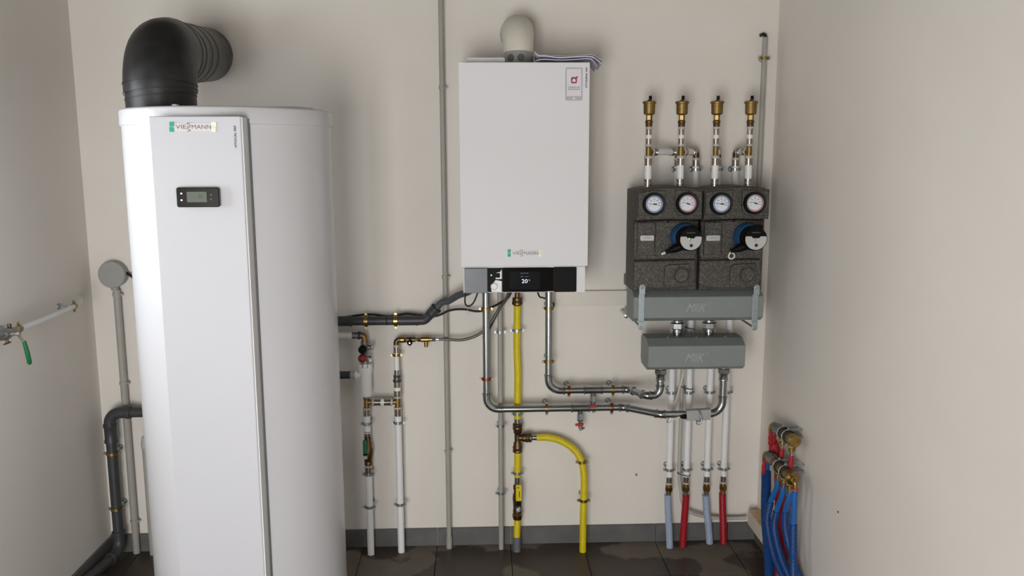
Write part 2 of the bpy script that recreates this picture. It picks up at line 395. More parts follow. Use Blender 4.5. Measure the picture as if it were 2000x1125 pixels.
for j in range(17):
    y = -0.3*j
    kid(floor, 'tile', tl, (XL, y, 0)); kid(floor, 'tile', tr, (gx[-1], y, 0))
    for x in gx[:-1]: kid(floor, 'tile', tm, (x, y, random.uniform(-0.0006, 0.0006)))
HB = 0.074
bb = struct('baseboard_back', MB().box2((XL, -0.003, -0.004), (XR, 0, HB-0.002)), 'board')
bs = MB().box2((0.0012, -0.013, 0.0), (0.2988, -0.002, HB), bev=0.001, seg=1).mesh('baseboard_tile', 'skirt', V((0, 0, 0)), False)
for x in gx[:-1]: kid(bb, 'baseboard_tile', bs, (x, 0, 0))
kid(bb, 'baseboard_tile', MB().box2((XL, -0.013, 0), (gx[0]-0.0012, -0.002, HB), bev=0.001, seg=1).mesh('baseboard_tile', 'skirt', V((0, 0, 0)), False), (0, 0, 0))
kid(bb, 'baseboard_tile', MB().box2((gx[-1]+0.0012, -0.013, 0), (XR, -0.002, HB), bev=0.001, seg=1).mesh('baseboard_tile', 'skirt', V((0, 0, 0)), False), (0, 0, 0))
for nm, xw, s in (('baseboard_left', XL, 1), ('baseboard_right', XR, -1)):
    b2 = struct(nm, MB().box2((xw, YR, -0.004), (xw+s*0.003, -0.014, HB-0.002)), 'board')
    bm2 = MB().box2((s*0.002, -0.2988, 0), (s*0.013, -0.0012, HB), bev=0.001, seg=1).mesh('baseboard_tile', 'skirt', V((0, 0, 0)), False)
    for j in range(8): kid(b2, 'baseboard_tile', bm2, (xw, -0.014-0.3*j, 0))
# boxed-in ledge between boiler and pump groups
tz0, tz1 = WZ(1190, 597, 0.02), WZ(1190, 568, 0.02)
struct('trim_1', MB().box2((WX(1085, 580, 0.02), -0.02, tz0), (WX(1240, 580, 0.02), 0.0, tz1), bev=0.002), 'board')
# small drill hole and scuff on the walls
h1 = W(1243, 927, 0.0)
o = part(bpy.data.objects['wall_back'], 'scuff', MB().slab([(h1.x-0.003, h1.z+0.006), (h1.x-0.004, h1.z-0.006), (h1.x+0.003, h1.z-0.004), (h1.x+0.004, h1.z+0.004)], -0.0006, 0.0), 'plugdark')
def WR(x, y, X):                   # point on the plane X = const
    d = rgt*((x-1000)/FPX)+upv*((562.5-y)/FPX)+fwd; return CAM+d*((X-CAM.x)/d.x)
h2 = WR(1637, 1000, XR)
part(wallR, 'drill_hole', MB().cyl(h2+V((0.001, 0, 0)), h2-V((0.0006, 0, 0)), 0.004, 12), 'dark')
# window and glazed door behind the camera
w1 = MB(); f = 0.06
y0, y1, z0, z1 = LW
w1.box2((XL-0.12, y0, z0), (XL-0.05, y0+f, z1)).box2((XL-0.12, y1-f, z0), (XL-0.05, y1, z1)).box2((XL-0.12, y0, z0), (XL-0.05, y1, z0+f)).box2((XL-0.12, y0, z1-f), (XL-0.05, y1, z1)).box2((XL-0.115, (y0+y1)/2-0.04, z0), (XL-0.055, (y0+y1)/2+0.04, z1))
struct('window_1', w1, 'frame')
d1 = MB(); x0, x1, z0, z1 = RW
d1.box2((x0, YR-0.12, z0), (x0+f, YR-0.05, z1)).box2((x1-f, YR-0.12, z0), (x1, YR-0.05, z1)).box2((x0, YR-0.12, z1-f), (x1, YR-0.05, z1)).box2((x0, YR-0.12, z0), (x1, YR-0.05, z0+f)).box2(((x0+x1)/2-0.05, YR-0.115, z0), ((x0+x1)/2+0.05, YR-0.055, z1))
struct('door_1', d1, 'frame')
# ================================================================== HEAT PUMP WATER HEATER
HX, HY, RB = -0.742, -0.70, 0.2935
ht = thing('water_heater', (HX, HY, 0), 'tall white cylindrical hot water heater with flat front panel and black display', 'water heater')
zl = WZ(440, 242, 0.99); ztop = WZ(440, 206, 0.995)
part(ht, 'tank_body', MB().lathe((HX, HY, 0), UP, [(RB-0.012, 0.02), (RB, 0.03), (RB, zl+0.02)], 96), 'whiteenamel')
part(ht, 'foot_ring', MB().lathe((HX, HY, 0), UP, [(RB-0.03, 0.0), (RB-0.03, 0.03)], 64), 'blackmatte')
RL = 0.298
part(ht, 'lid', MB().lathe((HX, HY, 0), UP, [(RL-0.003, zl), (RL, zl+0.002), (RL, ztop-0.007), (RL-0.002, ztop-0.003), (RL-0.007, ztop), (RL-0.03, ztop+0.001), (0, ztop+0.001)], 96), 'whiteenamel')
cp = W(540, 205, 0.82)
part(ht, 'port_cap', MB().lathe((cp.x, HY-0.02, ztop), UP, [(0.085, 0), (0.085, 0.005), (0.08, 0.008), (0, 0.008)], 48), 'whiteenamel')
cl = W(345, 203, 0.93)
part(ht, 'clip', MB().box2((cl.x-0.006, -0.95, ztop-0.002), (cl.x+0.006, -0.93, ztop+0.006), bev=0.001), 'whiteplastic')
PF = 0.70+RB+0.030
pa, pb = WX(289.5, 227, PF), WX(469.5, 227, PF); zpt = WZ(380, 227, PF)
pan = part(ht, 'front_panel', MB().slab(rrect(pa, pb, 0.06, zpt, 0.004), -PF, -PF+0.10, bev=0.0025), 'panelwhite')
part(ht, 'panel_side_strip', MB().box2((pb-0.001, -PF+0.004, 0.06), (pb+0.0035, -PF+0.062, zpt-0.002), bev=0.0008), 'paneledge')
part(ht, 'panel_groove', MB().box2((pb+0.0035, -PF+0.052, 0.06), (pb+0.0075, -PF+0.075, zpt-0.004)), 'plugdark')
def box_px(mb, x0, x1, y0, y1, off, th, r=0.002, bev=0.001):
    a = W(x0, y1, off); b = W(x1, y0, off); return mb.slab(rrect(a.x, b.x, a.z, b.z, r), -off, -off+th, bev=bev)
dsp = part(ht, 'display_unit', box_px(MB(), 345, 427, 366, 405, PF+0.014, 0.0135, 0.006, 0.002), 'blackgloss')
part(dsp, 'lcd_screen', box_px(MB(), 365.5, 403, 374.5, 395, PF+0.0148, 0.0007, 0.001, 0.0), 'lcd')
textpart(dsp, 'lcd_digits', '35', 'lcdink', W(391, 384, PF+0.0149), 0.012, ext=0.0002)
for (bx, by, c) in ((354, 378, 'screentext'), (354.5, 391, 'screentext'), (412, 380.5, 'screendim'), (412, 389.5, 'screendim')):
    part(dsp, 'button_mark', box_px(MB(), bx-1.6, bx+1.6, by-1.5, by+1.5, PF+0.0146, 0.0005, 0.0005, 0.0), c)
def badge(root, x0, x1, y0, y1, off):
    w = x1-x0; h = y1-y0; ym = (y0+y1)/2
    bg = part(root, 'maker_badge', box_px(MB(), x0+w*0.06, x1-w*0.06, y0+h*0.12, y1-h*0.08, off+0.0012, 0.0012, 0.001, 0.0004), 'filmclear')
    part(bg, 'film_tab', box_px(MB(), x0, x0+w*0.095, y0, y0+h*0.47, off+0.0018, 0.0016, 0.0012, 0.0), 'green', 'green film tab')
    part(bg, 'film_tab', box_px(MB(), x0, x0+w*0.095, y0+h*0.53, y1, off+0.0018, 0.0016, 0.0012, 0.0), 'green', 'green film tab')
    part(bg, 'film_tab', box_px(MB(), x1-w*0.105, x1, y0, y0+h*0.5, off+0.0018, 0.0016, 0.0015, 0.0), 'cream', 'cream film tab')
    part(bg, 'film_tab', box_px(MB(), x1-w*0.1, x1-w*0.01, y0+h*0.53, y1, off+0.0018, 0.0016, 0.0012, 0.0), 'cream', 'cream film tab')
    k = off+0.0014
    def t(s, fx, fy, fw, fh):
        c = W(x0+w*fx, y0+h*fy, k); e = W(x0+w*(fx+fw), y0+h*(fy+fh), k)
        textpart(bg, 'lettering', s, 'logoink', c, 0.01, width=abs(e.x-c.x), height=abs(e.z-c.z), ext=0.0002)
    t('VIE', 0.245, 0.5, 0.24, 0.42); t('S', 0.412, 0.28, 0.09, 0.42); t('S', 0.412, 0.74, 0.09, 0.42); t('MANN', 0.685, 0.5, 0.42, 0.42)
badge(ht, 331, 422, 238, 257.5, PF)
def vtext(root, s, x, y0, y1, off, wpx):
    a, b = W(x, y0, off), W(x, y1, off); L = a.z-b.z
    wm = abs(W(x+wpx, y0, off).x-a.x)
    textpart(root, 'model_lettering', s, 'ink', (a+b)/2, 0.01, U=UP, Z=V((-1, 0, 0)), width=L, height=wm, ext=0.0005, bold=0.025)
vtext(ht, 'VITOCAL 060', 459.5, 245.5, 289, PF, 4.6)
def heater_back(x, z):              # point on the rear of the tank
    return V((x, HY+math.sqrt(RB**2-(x-HX)**2)+0.002, z))
# ------------------------------------------------------------------ black insulated air duct
pe = W(403, 107, 0.0); DX = WX(316, 204, 0.70); zj = WZ(316, 121, 0.80)
ax0 = V((DX, HY, ztop+0.002)); RD = 0.0985
du = thing('air_duct', (DX, HY, ztop+0.001), 'thick black insulated air duct rising from the water heater and elbowing into the wall', 'air duct')
zfr = WZ(330, 31, 0.70)-RD*1.035
corner = V((DX, HY, zfr)); RE = 0.118
hdn = (pe-corner).normalized()
arc = fillet(ax0, corner, corner+hdn*0.7, RE, 14)
part(du, 'vertical_section', MB().tube([ax0, arc[0]-V((0, 0, 0.0))], RD, 48), 'foil')
part(du, 'elbow', MB().tube([arc[0]-V((0, 0, 0.01))]+arc+[arc[-1]+hdn*0.02], RD*1.035, 48), 'foil')
part(du, 'wall_section', MB().tube([arc[-1], pe+hdn*0.01], RD*0.985, 48), 'foil')
def slant_ring(c, ax, r, w, tilt):
    a = (V(ax)+V(tilt)).normalized(); return MB().lathe(V(c), a, [(r, -w), (r+0.0012, -w), (r+0.0012, w), (r, w)], 48, closed=True)
for c, ax, r, tl_ in ((ax0+V((0, 0, 0.035)), UP, RD+0.0006, (-0.10, 0.05, 0)), (arc[0]+V((0, 0, -0.008)), UP, RD*1.035+0.0006, (-0.09, 0.05, 0)), (arc[0]+V((0, 0, 0.012)), UP, RD*1.035+0.0006, (-0.02, 0.1, 0)), (arc[-1]+hdn*0.018, hdn, RD*1.035+0.0004, (0.05, 0, 0.02)), (arc[-1]+hdn*0.10, hdn, RD*0.985+0.0004, (0.02, 0, 0.06)), (arc[-1]+hdn*0.2, hdn, RD*0.985+0.0004, (0.02, 0, 0.06)), (arc[-1]+hdn*0.3, hdn, RD*0.985+0.0004, (0.02, 0, 0.06))):
    part(du, 'tape_seam', slant_ring(c, ax, r, 0.0012, tl_), 'foilseam')
# ================================================================== GAS BOILER
BO = 0.37
bz0 = WZ(1020, 571.5, 0.362); bz1 = WZ(1020, 121.5, BO); bzc = WZ(1020, 520.5, BO)
bxa, bxb = WX(896, 200, BO), WX(1151.5, 200, BO); cxa, cxb = WX(904.5, 545, 0.36), WX(1143, 545, 0.36)
bo = thing('gas_boiler', ((bxa+bxb)/2, 0, bz0), 'white wall-hung gas boiler with phone sticker and black touch screen strip', 'boiler')
part(bo, 'casing', MB().box2((cxa, -0.355, bz0+0.002), (cxb, -0.004, bz1-0.004), bev=0.002), 'boilerwhite')
cov = part(bo, 'front_cover', MB().slab(rrect(bxa, bxb, bzc, bz1, 0.003), -BO, -0.06, bev=0.002), 'boilerwhite')
part(bo, 'base_lip', MB().box2((cxa, -0.358, bz0), (cxb, -0.33, bz0+0.004), bev=0.001), 'zincpale')
KO = 0.356
part(bo, 'side_strip', box_px(MB(), 1126, 1143, 521, 571, KO+0.004, 0.004, 0.001), 'boilerwhite')
def bp(name, x0, x1, y0, y1, off, mat, r=0.0015, bev=0.0005, th=0.006, parent=None, lab=None):
    return part(parent or bo, name, box_px(MB(), x0, x1, y0, y1, off, th, r, bev), mat, lab)
bp('control_backplate', 906.5, 1126, 522, 570.5, KO+0.001, 'blackgloss')
bp('control_flap', 907.5, 952, 524, 573, KO+0.012, 'flapgrey', th=0.014, bev=0.0012, lab='film covered flap, grey reflection in its colour')
bp('control_flap', 1082, 1125, 521.8, 570.3, KO+0.009, 'blackmatte', th=0.012, bev=0.0012, lab='matt black flap')
fu = bp('fuse_panel', 953, 980, 523.5, 570.5, KO+0.003, 'blackmatte', th=0.004)
def poly_px(mb, pts, off, th):
    q = [W(x, y, off) for x, y in pts]; return mb.slab([(p.x, p.z) for p in q], -off, -off+th)
part(fu, 'printed_label', poly_px(MB(), [(980, 549), (968, 547), (964, 552), (966, 556), (959, 565), (961, 570), (980, 570)], KO+0.0034, 0.001), 'fusewhite')
part(fu, 'printed_label', poly_px(MB(), [(980, 526), (977, 531), (969, 533), (968, 545), (980, 545)], KO+0.0034, 0.001), 'fusewhite')
sw = bp('switch', 968.5, 976.5, 533.5, 542.5, KO+0.006, 'blackmatte', parent=fu, th=0.003)
g0 = W(965, 559.5, KO+0.003)
part(fu, 'pressure_gauge', MB().lathe(g0, FR, [(0.0125, 0), (0.0125, 0.003), (0.0108, 0.004), (0.0108, 0.0032), (0, 0.0032)], 28), 'stickergrey')
part(fu, 'gauge_dial', MB().lathe(g0+FR*0.0033, FR, [(0.0102, 0), (0.0102, 0.0004), (0, 0.0004)], 28), 'fusewhite')
l0 = W(959.5, 537.5, KO+0.0032)
part(fu, 'status_light', MB().lathe(l0, FR, [(0.0022, 0), (0.0018, 0.001), (0, 0.0014)], 12), 'led')
sc = bp('touch_screen', 981.5, 1069, 522.5, 570.5, KO+0.006, 'blackgloss', th=0.006)
bp('display_area', 995.5, 1055, 530, 565.5, KO+0.0063, 'screen', th=0.0005, bev=0, parent=sc)
textpart(sc, 'temperature_reading', '20', 'screentext', W(1024.8, 549, KO+0.0065), 0.01, width=0.0205, height=0.0135, ext=0.0003)
textpart(sc, 'temperature_unit', '°C', 'screentext', W(1033.5, 547.2, KO+0.0065), 0.01, width=0.0055, height=0.0045, ext=0.0003)
bp('screen_line', 1016, 1032, 533, 534.2, KO+0.0066, 'screendim', th=0.0003, bev=0, r=0.0002, parent=sc)
for xx in (1018, 1020.5, 1027, 1031): bp('screen_icon', xx-1, xx+1, 539.3, 541, KO+0.0066, 'screendim', th=0.0003, bev=0, r=0.0002, parent=sc)
badge(bo, 991.5, 1058, 487, 501.5, BO)
vtext(bo, 'VITODENS 200', 1145.3, 132, 172.5, BO, 3.6)
st = bp('phone_sticker', 1104, 1138, 131.8, 196.5, BO+0.0006, 'stickergrey', r=0.005, bev=0, th=0.0008)
bp('sticker_screen', 1106.7, 1135.4, 134.6, 187.8, BO+0.0009, 'stickerwhite', r=0.001, bev=0, th=0.0004, parent=st)
hb = W(1121, 192.3, BO+0.0006)
part(st, 'home_button', MB().lathe(hb, FR, [(0.0043, 0), (0.0043, 0.0004), (0, 0.0004)], 20), 'stickerwhite')
a_, b_ = W(1115.3, 162.8, BO+0.0012), W(1126.8, 150.6, BO+0.0012)
part(st, 'house_emblem', MB().slab(rrect(a_.x, b_.x, a_.z, b_.z, 0.005), -BO-0.0012, -BO-0.0008), 'stickerred')
part(st, 'emblem_corner', MB().slab([(a_.x, b_.z-0.004), (a_.x+0.004, b_.z), (a_.x+0.0115, b_.z), (a_.x, b_.z-0.0115)], -BO-0.0014, -BO-0.001), 'stickerdark')
cxm = (a_.x+b_.x)/2; czm = (a_.z+b_.z)/2
part(st, 'emblem_house', MB().slab([(cxm-0.0058, czm-0.0055), (cxm+0.0058, czm-0.0055), (cxm+0.0058, czm+0.0012), (cxm, czm+0.0068), (cxm-0.0058, czm+0.0012)], -BO-0.0016, -BO-0.0012), 'stickerwhite')
nb = W(1126.8, 150.8, BO+0.0012)
part(st, 'emblem_dot', MB().lathe(nb, FR, [(0.003, 0), (0.003, 0.0004), (0, 0.0004)], 14), 'stickerred')
ca, cb = W(1109.5, 170, BO+0.0009), W(1132.5, 170, BO+0.0009)
textpart(st, 'sticker_lettering', 'Connect me!', 'ink', (ca+cb)/2, 0.01, width=cb.x-ca.x, height=0.0072, ext=0.0003)
bp('sticker_underline', 1109.3, 1132.8, 174, 174.9, BO+0.0012, 'stickerdark', th=0.0003, bev=0, r=0.0003, parent=st)
# flue
FO = 0.20
fx = WX(1012.5, 112, FO)
fl = thing('flue_pipe', (fx, -FO, bz1), 'cream flue elbow with grey collar on top of the boiler', 'flue')
zc2 = WZ(1012, 102.5, FO)
part(fl, 'collar', MB().lathe((fx, -FO, bz1), UP, [(0.0525, 0), (0.0525, zc2-bz1-0.002), (0.0515, zc2-bz1+0.001)], 40), 'fluegrey')
for xx in (996.5, 1016): 
    q = W(xx, 115.5, FO); dx = q.x-fx; yq = -FO-math.sqrt(max(0, 0.0525**2-dx*dx)); nn = V((dx, yq+FO, 0)).normalized()
    part(fl, 'test_plug', MB().lathe(V((q.x, yq, q.z))-nn*0.003, nn, [(0.0125, 0), (0.0125, 0.0045), (0.011, 0.006), (0, 0.006)], 24), 'plugdark')
fz = WZ(1012, 31, 0.10)-0.058
arcf = fillet((fx, -FO, zc2), (fx, -FO, fz), (fx, 0.02, fz), 0.085, 12)
part(fl, 'elbow', MB().tube([V((fx, -FO, zc2))]+arcf+[V((fx, 0.01, fz))], [0.0515]+[0.0525+0.006*math.sin(math.pi*i/12*0.5) for i in range(13)]+[0.0585], 40), 'flue')
part(fl, 'socket_ring', MB().torus((fx, -0.03, fz), EY, 0.0595, 0.004, 40), 'flue')
cbp = [W(984, 56, 0.05), W(977.5, 60, 0.055), W(976.5, 70, 0.06), W(979.5, 80, 0.08), W(985, 88, 0.12)]
part(fl, 'strap', MB().tube(spline(cbp, 6), 0.0022, 8), 'cablewhite')
# metal rail lying on the boiler
ra, rb = W(912, 112.5, 0.27), W(986, 121, 0.27)
rl = thing('metal_rail', ((ra.x+rb.x)/2, -0.27, bz1), 'shiny slotted metal rail lying on the boiler beside the flue', 'metal bracket')
part(rl, 'upright', MB().slab(rrect(ra.x, rb.x, bz1, ra.z, 0.004), -0.27, -0.268), 'railzinc')
part(rl, 'flange', MB().box2((ra.x, -0.268, bz1), (rb.x, -0.24, bz1+0.002)), 'railzinc')
part(rl, 'slot', MB().slab([(ra.x+0.05, bz1), (rb.x-0.004, bz1), (rb.x-0.004, bz1+0.0045), (ra.x+0.05, bz1+0.0035)], -0.2705, -0.2695), 'plugdark')
# papers on the boiler
def sheet(name, prof, y0, y1, th, mat, label):
    # prof = (x,z) polyline of the sheet, swept in y with a slight skew
    mb = MB(); n = len(prof); vs = []; fs = []
    for (yy, sk) in ((y0, 0.0), (y1, 0.012)):
        for (x, z) in prof: vs.append(V((x+sk, yy, z))); 
        for (x, z) in prof: vs.append(V((x+sk, yy, z-th)))
    m = 2*n
    for i in range(n-1):
        fs += [[i, i+1, m+i+1, m+i], [n+i+1, n+i, m+n+i, m+n+i+1], [i, n+i, n+i+1, i+1], [m+i+1, m+n+i+1, m+n+i, m+i]]
    fs += [[0, m, m+n, n], [n-1, 2*n-1, m+2*n-1, m+n-1]]
    mb.add(vs, fs); return solo(name, mb, mat, (prof[0][0], (y0+y1)/2, bz1-0.003), label, 'paper', 'papers on the boiler')
def pl(pts, off): return [(W(x, y, off).x, W(x, y, off).z) for x, y in pts]
zt = bz1+0.0035
def lift(pr, dz=0.0): return [(x, max(z, zt+0.001) if x < bxb-0.001 else z) for x, z in pr]
def bend(ls, n=5):
    q = spline([V((x, 0, z)) for x, z in ls], n); return [(p.x, p.z) for p in q]
sheet('paper_leaflet', lift(bend(pl([(1046, 120), (1060, 117.5), (1090, 119), (1120, 118), (1149, 116.5), (1159, 125), (1163, 131)], 0.30))), -0.345, -0.16, 0.003, 'paperedge', 'lowest leaflet in the paper bundle on the boiler, corner drooping over the side')
sheet('paper_leaflet', lift(bend(pl([(1042, 104), (1050, 111), (1064, 112), (1090, 115), (1120, 113.5), (1150, 113), (1162, 119), (1171, 127)], 0.28))), -0.335, -0.14, 0.0035, 'paper', 'folded lilac leaflet with a corner sticking up beside the flue')
sheet('paper_leaflet', lift(bend(pl([(1052, 109), (1075, 111), (1105, 112), (1135, 110), (1154, 109.5), (1166, 117), (1172, 121)], 0.26))), -0.31, -0.12, 0.003, 'paper', 'topmost lilac sheet of the paper bundle on the boiler')
# ================================================================== CONDUITS
def conduit(name, x, off, z0, z1, r, mat, label, couplers=(), cm=None, foot=False):
    t = thing(name, (x, -off, z0), label, 'conduit')
    part(t, 'tube', MB().cyl((x, -off, z0), (x, -off, z1), r, 18), mat)
    for z in couplers: part(t, 'coupler', MB().cyl((x, -off, z-0.014), (x, -off, z+0.014), r+0.0022, 18, bev=0.001), mat)
    if foot: part(t, 'foot_socket', MB().cyl((x, -off, z0), (x, -off, z0+0.05), r+0.0022, 18, bev=0.001), mat)
    return t
def saddle(p, r, label, mat='conduit', wdist=0.03):
    p = V(p); t = thing('conduit_clip', p+EY*wdist, label, 'clip', 'conduit clips')
    part(t, 'loop', MB().lathe(p, UP, [(r+0.0004, -0.006), (r+0.0026, -0.006), (r+0.0026, 0.006), (r+0.0004, 0.006)], 20, closed=True), mat)
    part(t, 'base', MB().box2((p.x-0.006, p.y+r, p.z-0.006), (p.x+0.006, p.y+wdist, p.z+0.006), bev=0.001), mat)
    part(t, 'lug', MB().box2((p.x+r+0.001, p.y-0.003, p.z-0.006), (p.x+r+0.008, p.y+0.004, p.z+0.004), bev=0.001), mat)
C1 = -0.1405
conduit('grey_conduit', C1, 0.035, 0.0, ZC-0.002, 0.0098, 'conduit', 'full-height grey conduit running from ceiling to floor left of the boiler', (), foot=True)
for y, s in ((171, 'upper left of the boiler'), (541, 'level with the boiler control strip'), (881, 'in the lower half of the wall')):
    saddle((C1, -0.035, WZ(868, y, 0.035)), 0.0098, 'grey clip on the full-height conduit '+s, wdist=0.035)
conduit('grey_conduit', 0.0712, 0.052, 0.0, bz0-0.001, 0.0100, 'conduit', 'grey conduit dropping from under the boiler to the floor beside the yellow pipe')
for y, s in ((648, 'highest'), (832, 'middle'), (963, 'lowest')):
    clamp('pipe_clamp', (0.0712, -0.052, WZ(981, y, 0.052)), UP, 0.0100, 'clampzinc', s+' zinc clamp on the grey conduit under the boiler', wdist=0.052, group='clamps on grey conduits')
cr = W(1489, 200, 0.032)
conduit('grey_conduit', cr.x, 0.032, WZ(1475, 560, 0.032), WZ(1491, 73, 0.032), 0.0098, 'conduit', 'grey conduit beside the right corner, rising behind the pump groups', ())
clamp('pipe_clamp', (cr.x, -0.032, WZ(1490, 114, 0.032)), UP, 0.0098, 'clampbrass', 'brassy clamp near the top of the conduit by the right corner', wdist=0.032, group='clamps on grey conduits')
ct = W(1488, 69, 0.02); czt = WZ(1491, 73, 0.032)
solo('cable_end', MB().tube(spline([V((cr.x, -0.032, czt-0.002)), V((cr.x, -0.032, czt+0.006)), V((cr.x-0.004, -0.022, czt+0.012)), V((cr.x-0.006, -0.001, czt+0.012))], 5), 0.0068, 12), 'blackrubber', (cr.x, -0.032, czt-0.002), 'short black cable bending from the right conduit top into the wall', 'cable')
# left: junction box with conduit
jb = W(217, 537, 0.045); jx = -1.4135
jt = thing('junction_box', (jb.x, 0, jb.z), 'round grey junction box on the back wall left of the water heater', 'junction box')
part(jt, 'base', MB().lathe((jb.x, 0, jb.z), FR, [(0.0495, 0), (0.0495, 0.030)], 48), 'junction')
part(jt, 'cover', MB().lathe((jb.x, -0.030, jb.z), FR, [(0.0515, 0), (0.0515, 0.010), (0.049, 0.014), (0, 0.0145)], 48), 'junction')
part(jt, 'entry_boss', MB().cyl((jb.x, -0.02, jb.z-0.045), (jb.x, -0.02, jb.z-0.062), 0.0145, 18), 'junction')
conduit('grey_conduit', jb.x+0.006, 0.022, 0.0, jb.z-0.06, 0.0135, 'conduit', 'grey conduit dropping from the round junction box to the floor', ())
for y, s in ((575, 'just below the round junction box'), (748, 'midway below the round junction box'), (1018, 'near the floor in the left corner')):
    saddle((jb.x+0.006, -0.022, WZ(235, y, 0.022)), 0.0135, 'grey conduit clip '+s, wdist=0.022)
jc = [V((jb.x+0.048, -0.02, jb.z+0.004)), V((jb.x+0.07, -0.03, jb.z-0.008)), V((jb.x+0.11, -0.06, jb.z-0.03)), V((jb.x+0.25, -0.25, jb.z-0.06)), V((HX-0.15, HY+0.25, jb.z-0.05))]
solo('black_cable', MB().tube(spline(jc, 8), 0.0052, 10), 'blackrubber', jc[0], 'black cable from the round junction box to the water heater', 'cable')
cc = W(284, 858, 0.04)
t = conduit('grey_conduit', -1.331, 0.04, 0.0, WZ(283, 872, 0.04), 0.0105, 'conduit', 'short grey conduit stub standing half hidden behind the water heater')
part(t, 'cap', MB().lathe((-1.331, -0.04, WZ(283, 875, 0.04)), UP, [(0.0128, 0), (0.0128, 0.02), (0.009, 0.045), (0.006, 0.048)], 18), 'conduitlt')
# dark drain in left corner
zx = W(214, 806, 0.075); dxl = -1.443; zd = zx.z; rD = 0.0195
dl = thing('drain_pipe', (dxl, -0.075, 0), 'dark grey drain pipe in the left corner elbowing along the floor', 'drain pipe')
zb_ = 0.035
cA = V((dxl, -0.075, zd)); cB = V((dxl, -0.075, zb_))
aA = fillet((HX-0.2, -0.075, zd), cA, cB, 0.045, 8)
part(dl, 'horizontal_pipe', MB().tube(rounded([heater_back(HX-0.05, zd), V((HX-0.05, -0.075, zd)), aA[0]], 0.045), rD, 24), 'drain')
part(dl, 'elbow', MB().tube([aA[0]+V((0.03, 0, 0))]+aA+[aA[-1]-V((0, 0, 0.005))], rD*1.13, 24), 'drain')
part(dl, 'collar', MB().cyl(aA[0]+V((0.022, 0, 0)), aA[0]+V((0.04, 0, 0)), rD*1.28, 24, bev=0.002), 'drain')
zs0 = WZ(217, 862, 0.075)
part(dl, 'socket', MB().lathe(aA[-1], DN, [(rD*1.28, 0), (rD*1.28, 0.012), (rD*1.15, 0.016), (rD*1.15, aA[-1].z-zs0-0.012), (rD*1.25, aA[-1].z-zs0-0.006), (rD*1.25, aA[-1].z-zs0+0.004)], 24), 'drain')
dirf = V((-0.06, -0.5, 0)).normalized()
aB = fillet(cA, cB, cB+dirf*0.4, 0.05, 8)
part(dl, 'vertical_pipe', MB().tube([V((dxl, -0.075, zs0)), aB[0]], rD, 24), 'drain')
part(dl, 'floor_elbow', MB().tube([aB[0]+V((0, 0, 0.03))]+aB+[aB[-1]+dirf*0.02], rD*1.12, 24), 'drain')
part(dl, 'collar', MB().cyl(aB[0]+V((0, 0, 0.02)), aB[0]+V((0, 0, 0.035)), rD*1.28, 24, bev=0.002), 'drain')
part(dl, 'collar', MB().cyl(aB[-1]+dirf*0.01, aB[-1]+dirf*0.026, rD*1.25, 24, bev=0.002), 'drain')
part(dl, 'floor_pipe', MB().tube([aB[-1], aB[-1]+dirf*0.35], rD, 24), 'drain')
for y, s in ((885, 'upper'), (993, 'lower')):
    clamp('pipe_clamp', (dxl, -0.075, WZ(222, y, 0.075)), UP, rD, 'clampbrass', s+' brassy clamp on the dark drain pipe in the left corner', wdist=0.075, group='clamps on drain pipes')
# left wall pipe with ball valve
lx = -1.45; lz = 1.050
lp = thing('wall_water_pipe', (lx, -0.3, lz), 'white water pipe running along the left wall to a green-handled valve', 'pipe')
part(lp, 'pipe', MB().tube(spline([V((lx, -0.62, lz)), V((lx-0.001, -0.45, lz+0.001)), V((lx, -0.262, lz+0.006)), V((lx-0.010, -0.20, lz+0.009)), V((lx-0.032, -0.145, lz+0.012)), V((XL-0.004, -0.10, lz+0.014))], 6), 0.0085, 16), 'whitepipe')
EXL = V((-1, 0, 0))
clamp('pipe_clamp', (lx, -0.262, lz+0.006), EY, 0.0085, 'clampbrass', 'dark brassy clamp on the left wall pipe nearer the corner', ears=UP, wdir=EXL, wdist=lx-XL, group='clamps on the left wall pipe')
clamp('pipe_clamp', (lx, -0.628, lz), EY, 0.0090, 'clampbrass', 'dark brassy clamp on the left wall pipe beside the green-handled valve', ears=UP, wdir=EXL, wdist=lx-XL, group='clamps on the left wall pipe')
bv = thing('ball_valve', (lx, -0.70, lz), 'brass ball valve with green lever at the end of the left wall pipe', 'valve')
part(bv, 'press_sleeve', sleeve((lx, -0.635, lz), (lx, -0.665, lz), 0.0105), 'sleeve')
part(bv, 'body', MB().lathe((lx, -0.662, lz), FR, [(0.010, 0), (0.014, 0.004), (0.014, 0.018), (0.0125, 0.021), (0.017, 0.030), (0.0185, 0.045), (0.017, 0.060), (0.013, 0.066), (0.014, 0.072), (0.014, 0.088), (0.011, 0.094)], 20), 'valvegrey')
part(bv, 'union_nut', MB().hexn((lx, -0.752, lz), (lx, -0.785, lz), 0.016), 'brass')
part(bv, 'outlet', MB().cyl((lx, -0.785, lz), (lx, -0.83, lz), 0.0105, 16), 'sleeve')
part(lp, 'pipe', MB().tube(rounded([V((lx, -0.825, lz)), V((lx, -2.2, lz)), V((XL+0.001, -2.2, lz))], 0.03), 0.0085, 16), 'whitepipe')
part(bv, 'drain_spindle', MB().cyl((lx, -0.70, lz-0.012), (lx, -0.70, lz-0.028), 0.0045, 10).box((lx, -0.70, lz-0.030), (0.006, 0.036, 0.004), bev=0.001), 'brassdark')
part(bv, 'test_plug', MB().cyl((lx, -0.68, lz+0.010), (lx, -0.68, lz+0.026), 0.006, 12), 'brassdark')
part(bv, 'spindle', MB().cyl((lx+0.012, -0.707, lz), (lx+0.040, -0.707, lz), 0.0055, 12).hexn((lx+0.036, -0.707, lz), (lx+0.044, -0.707, lz), 0.0065), 'sleeve')
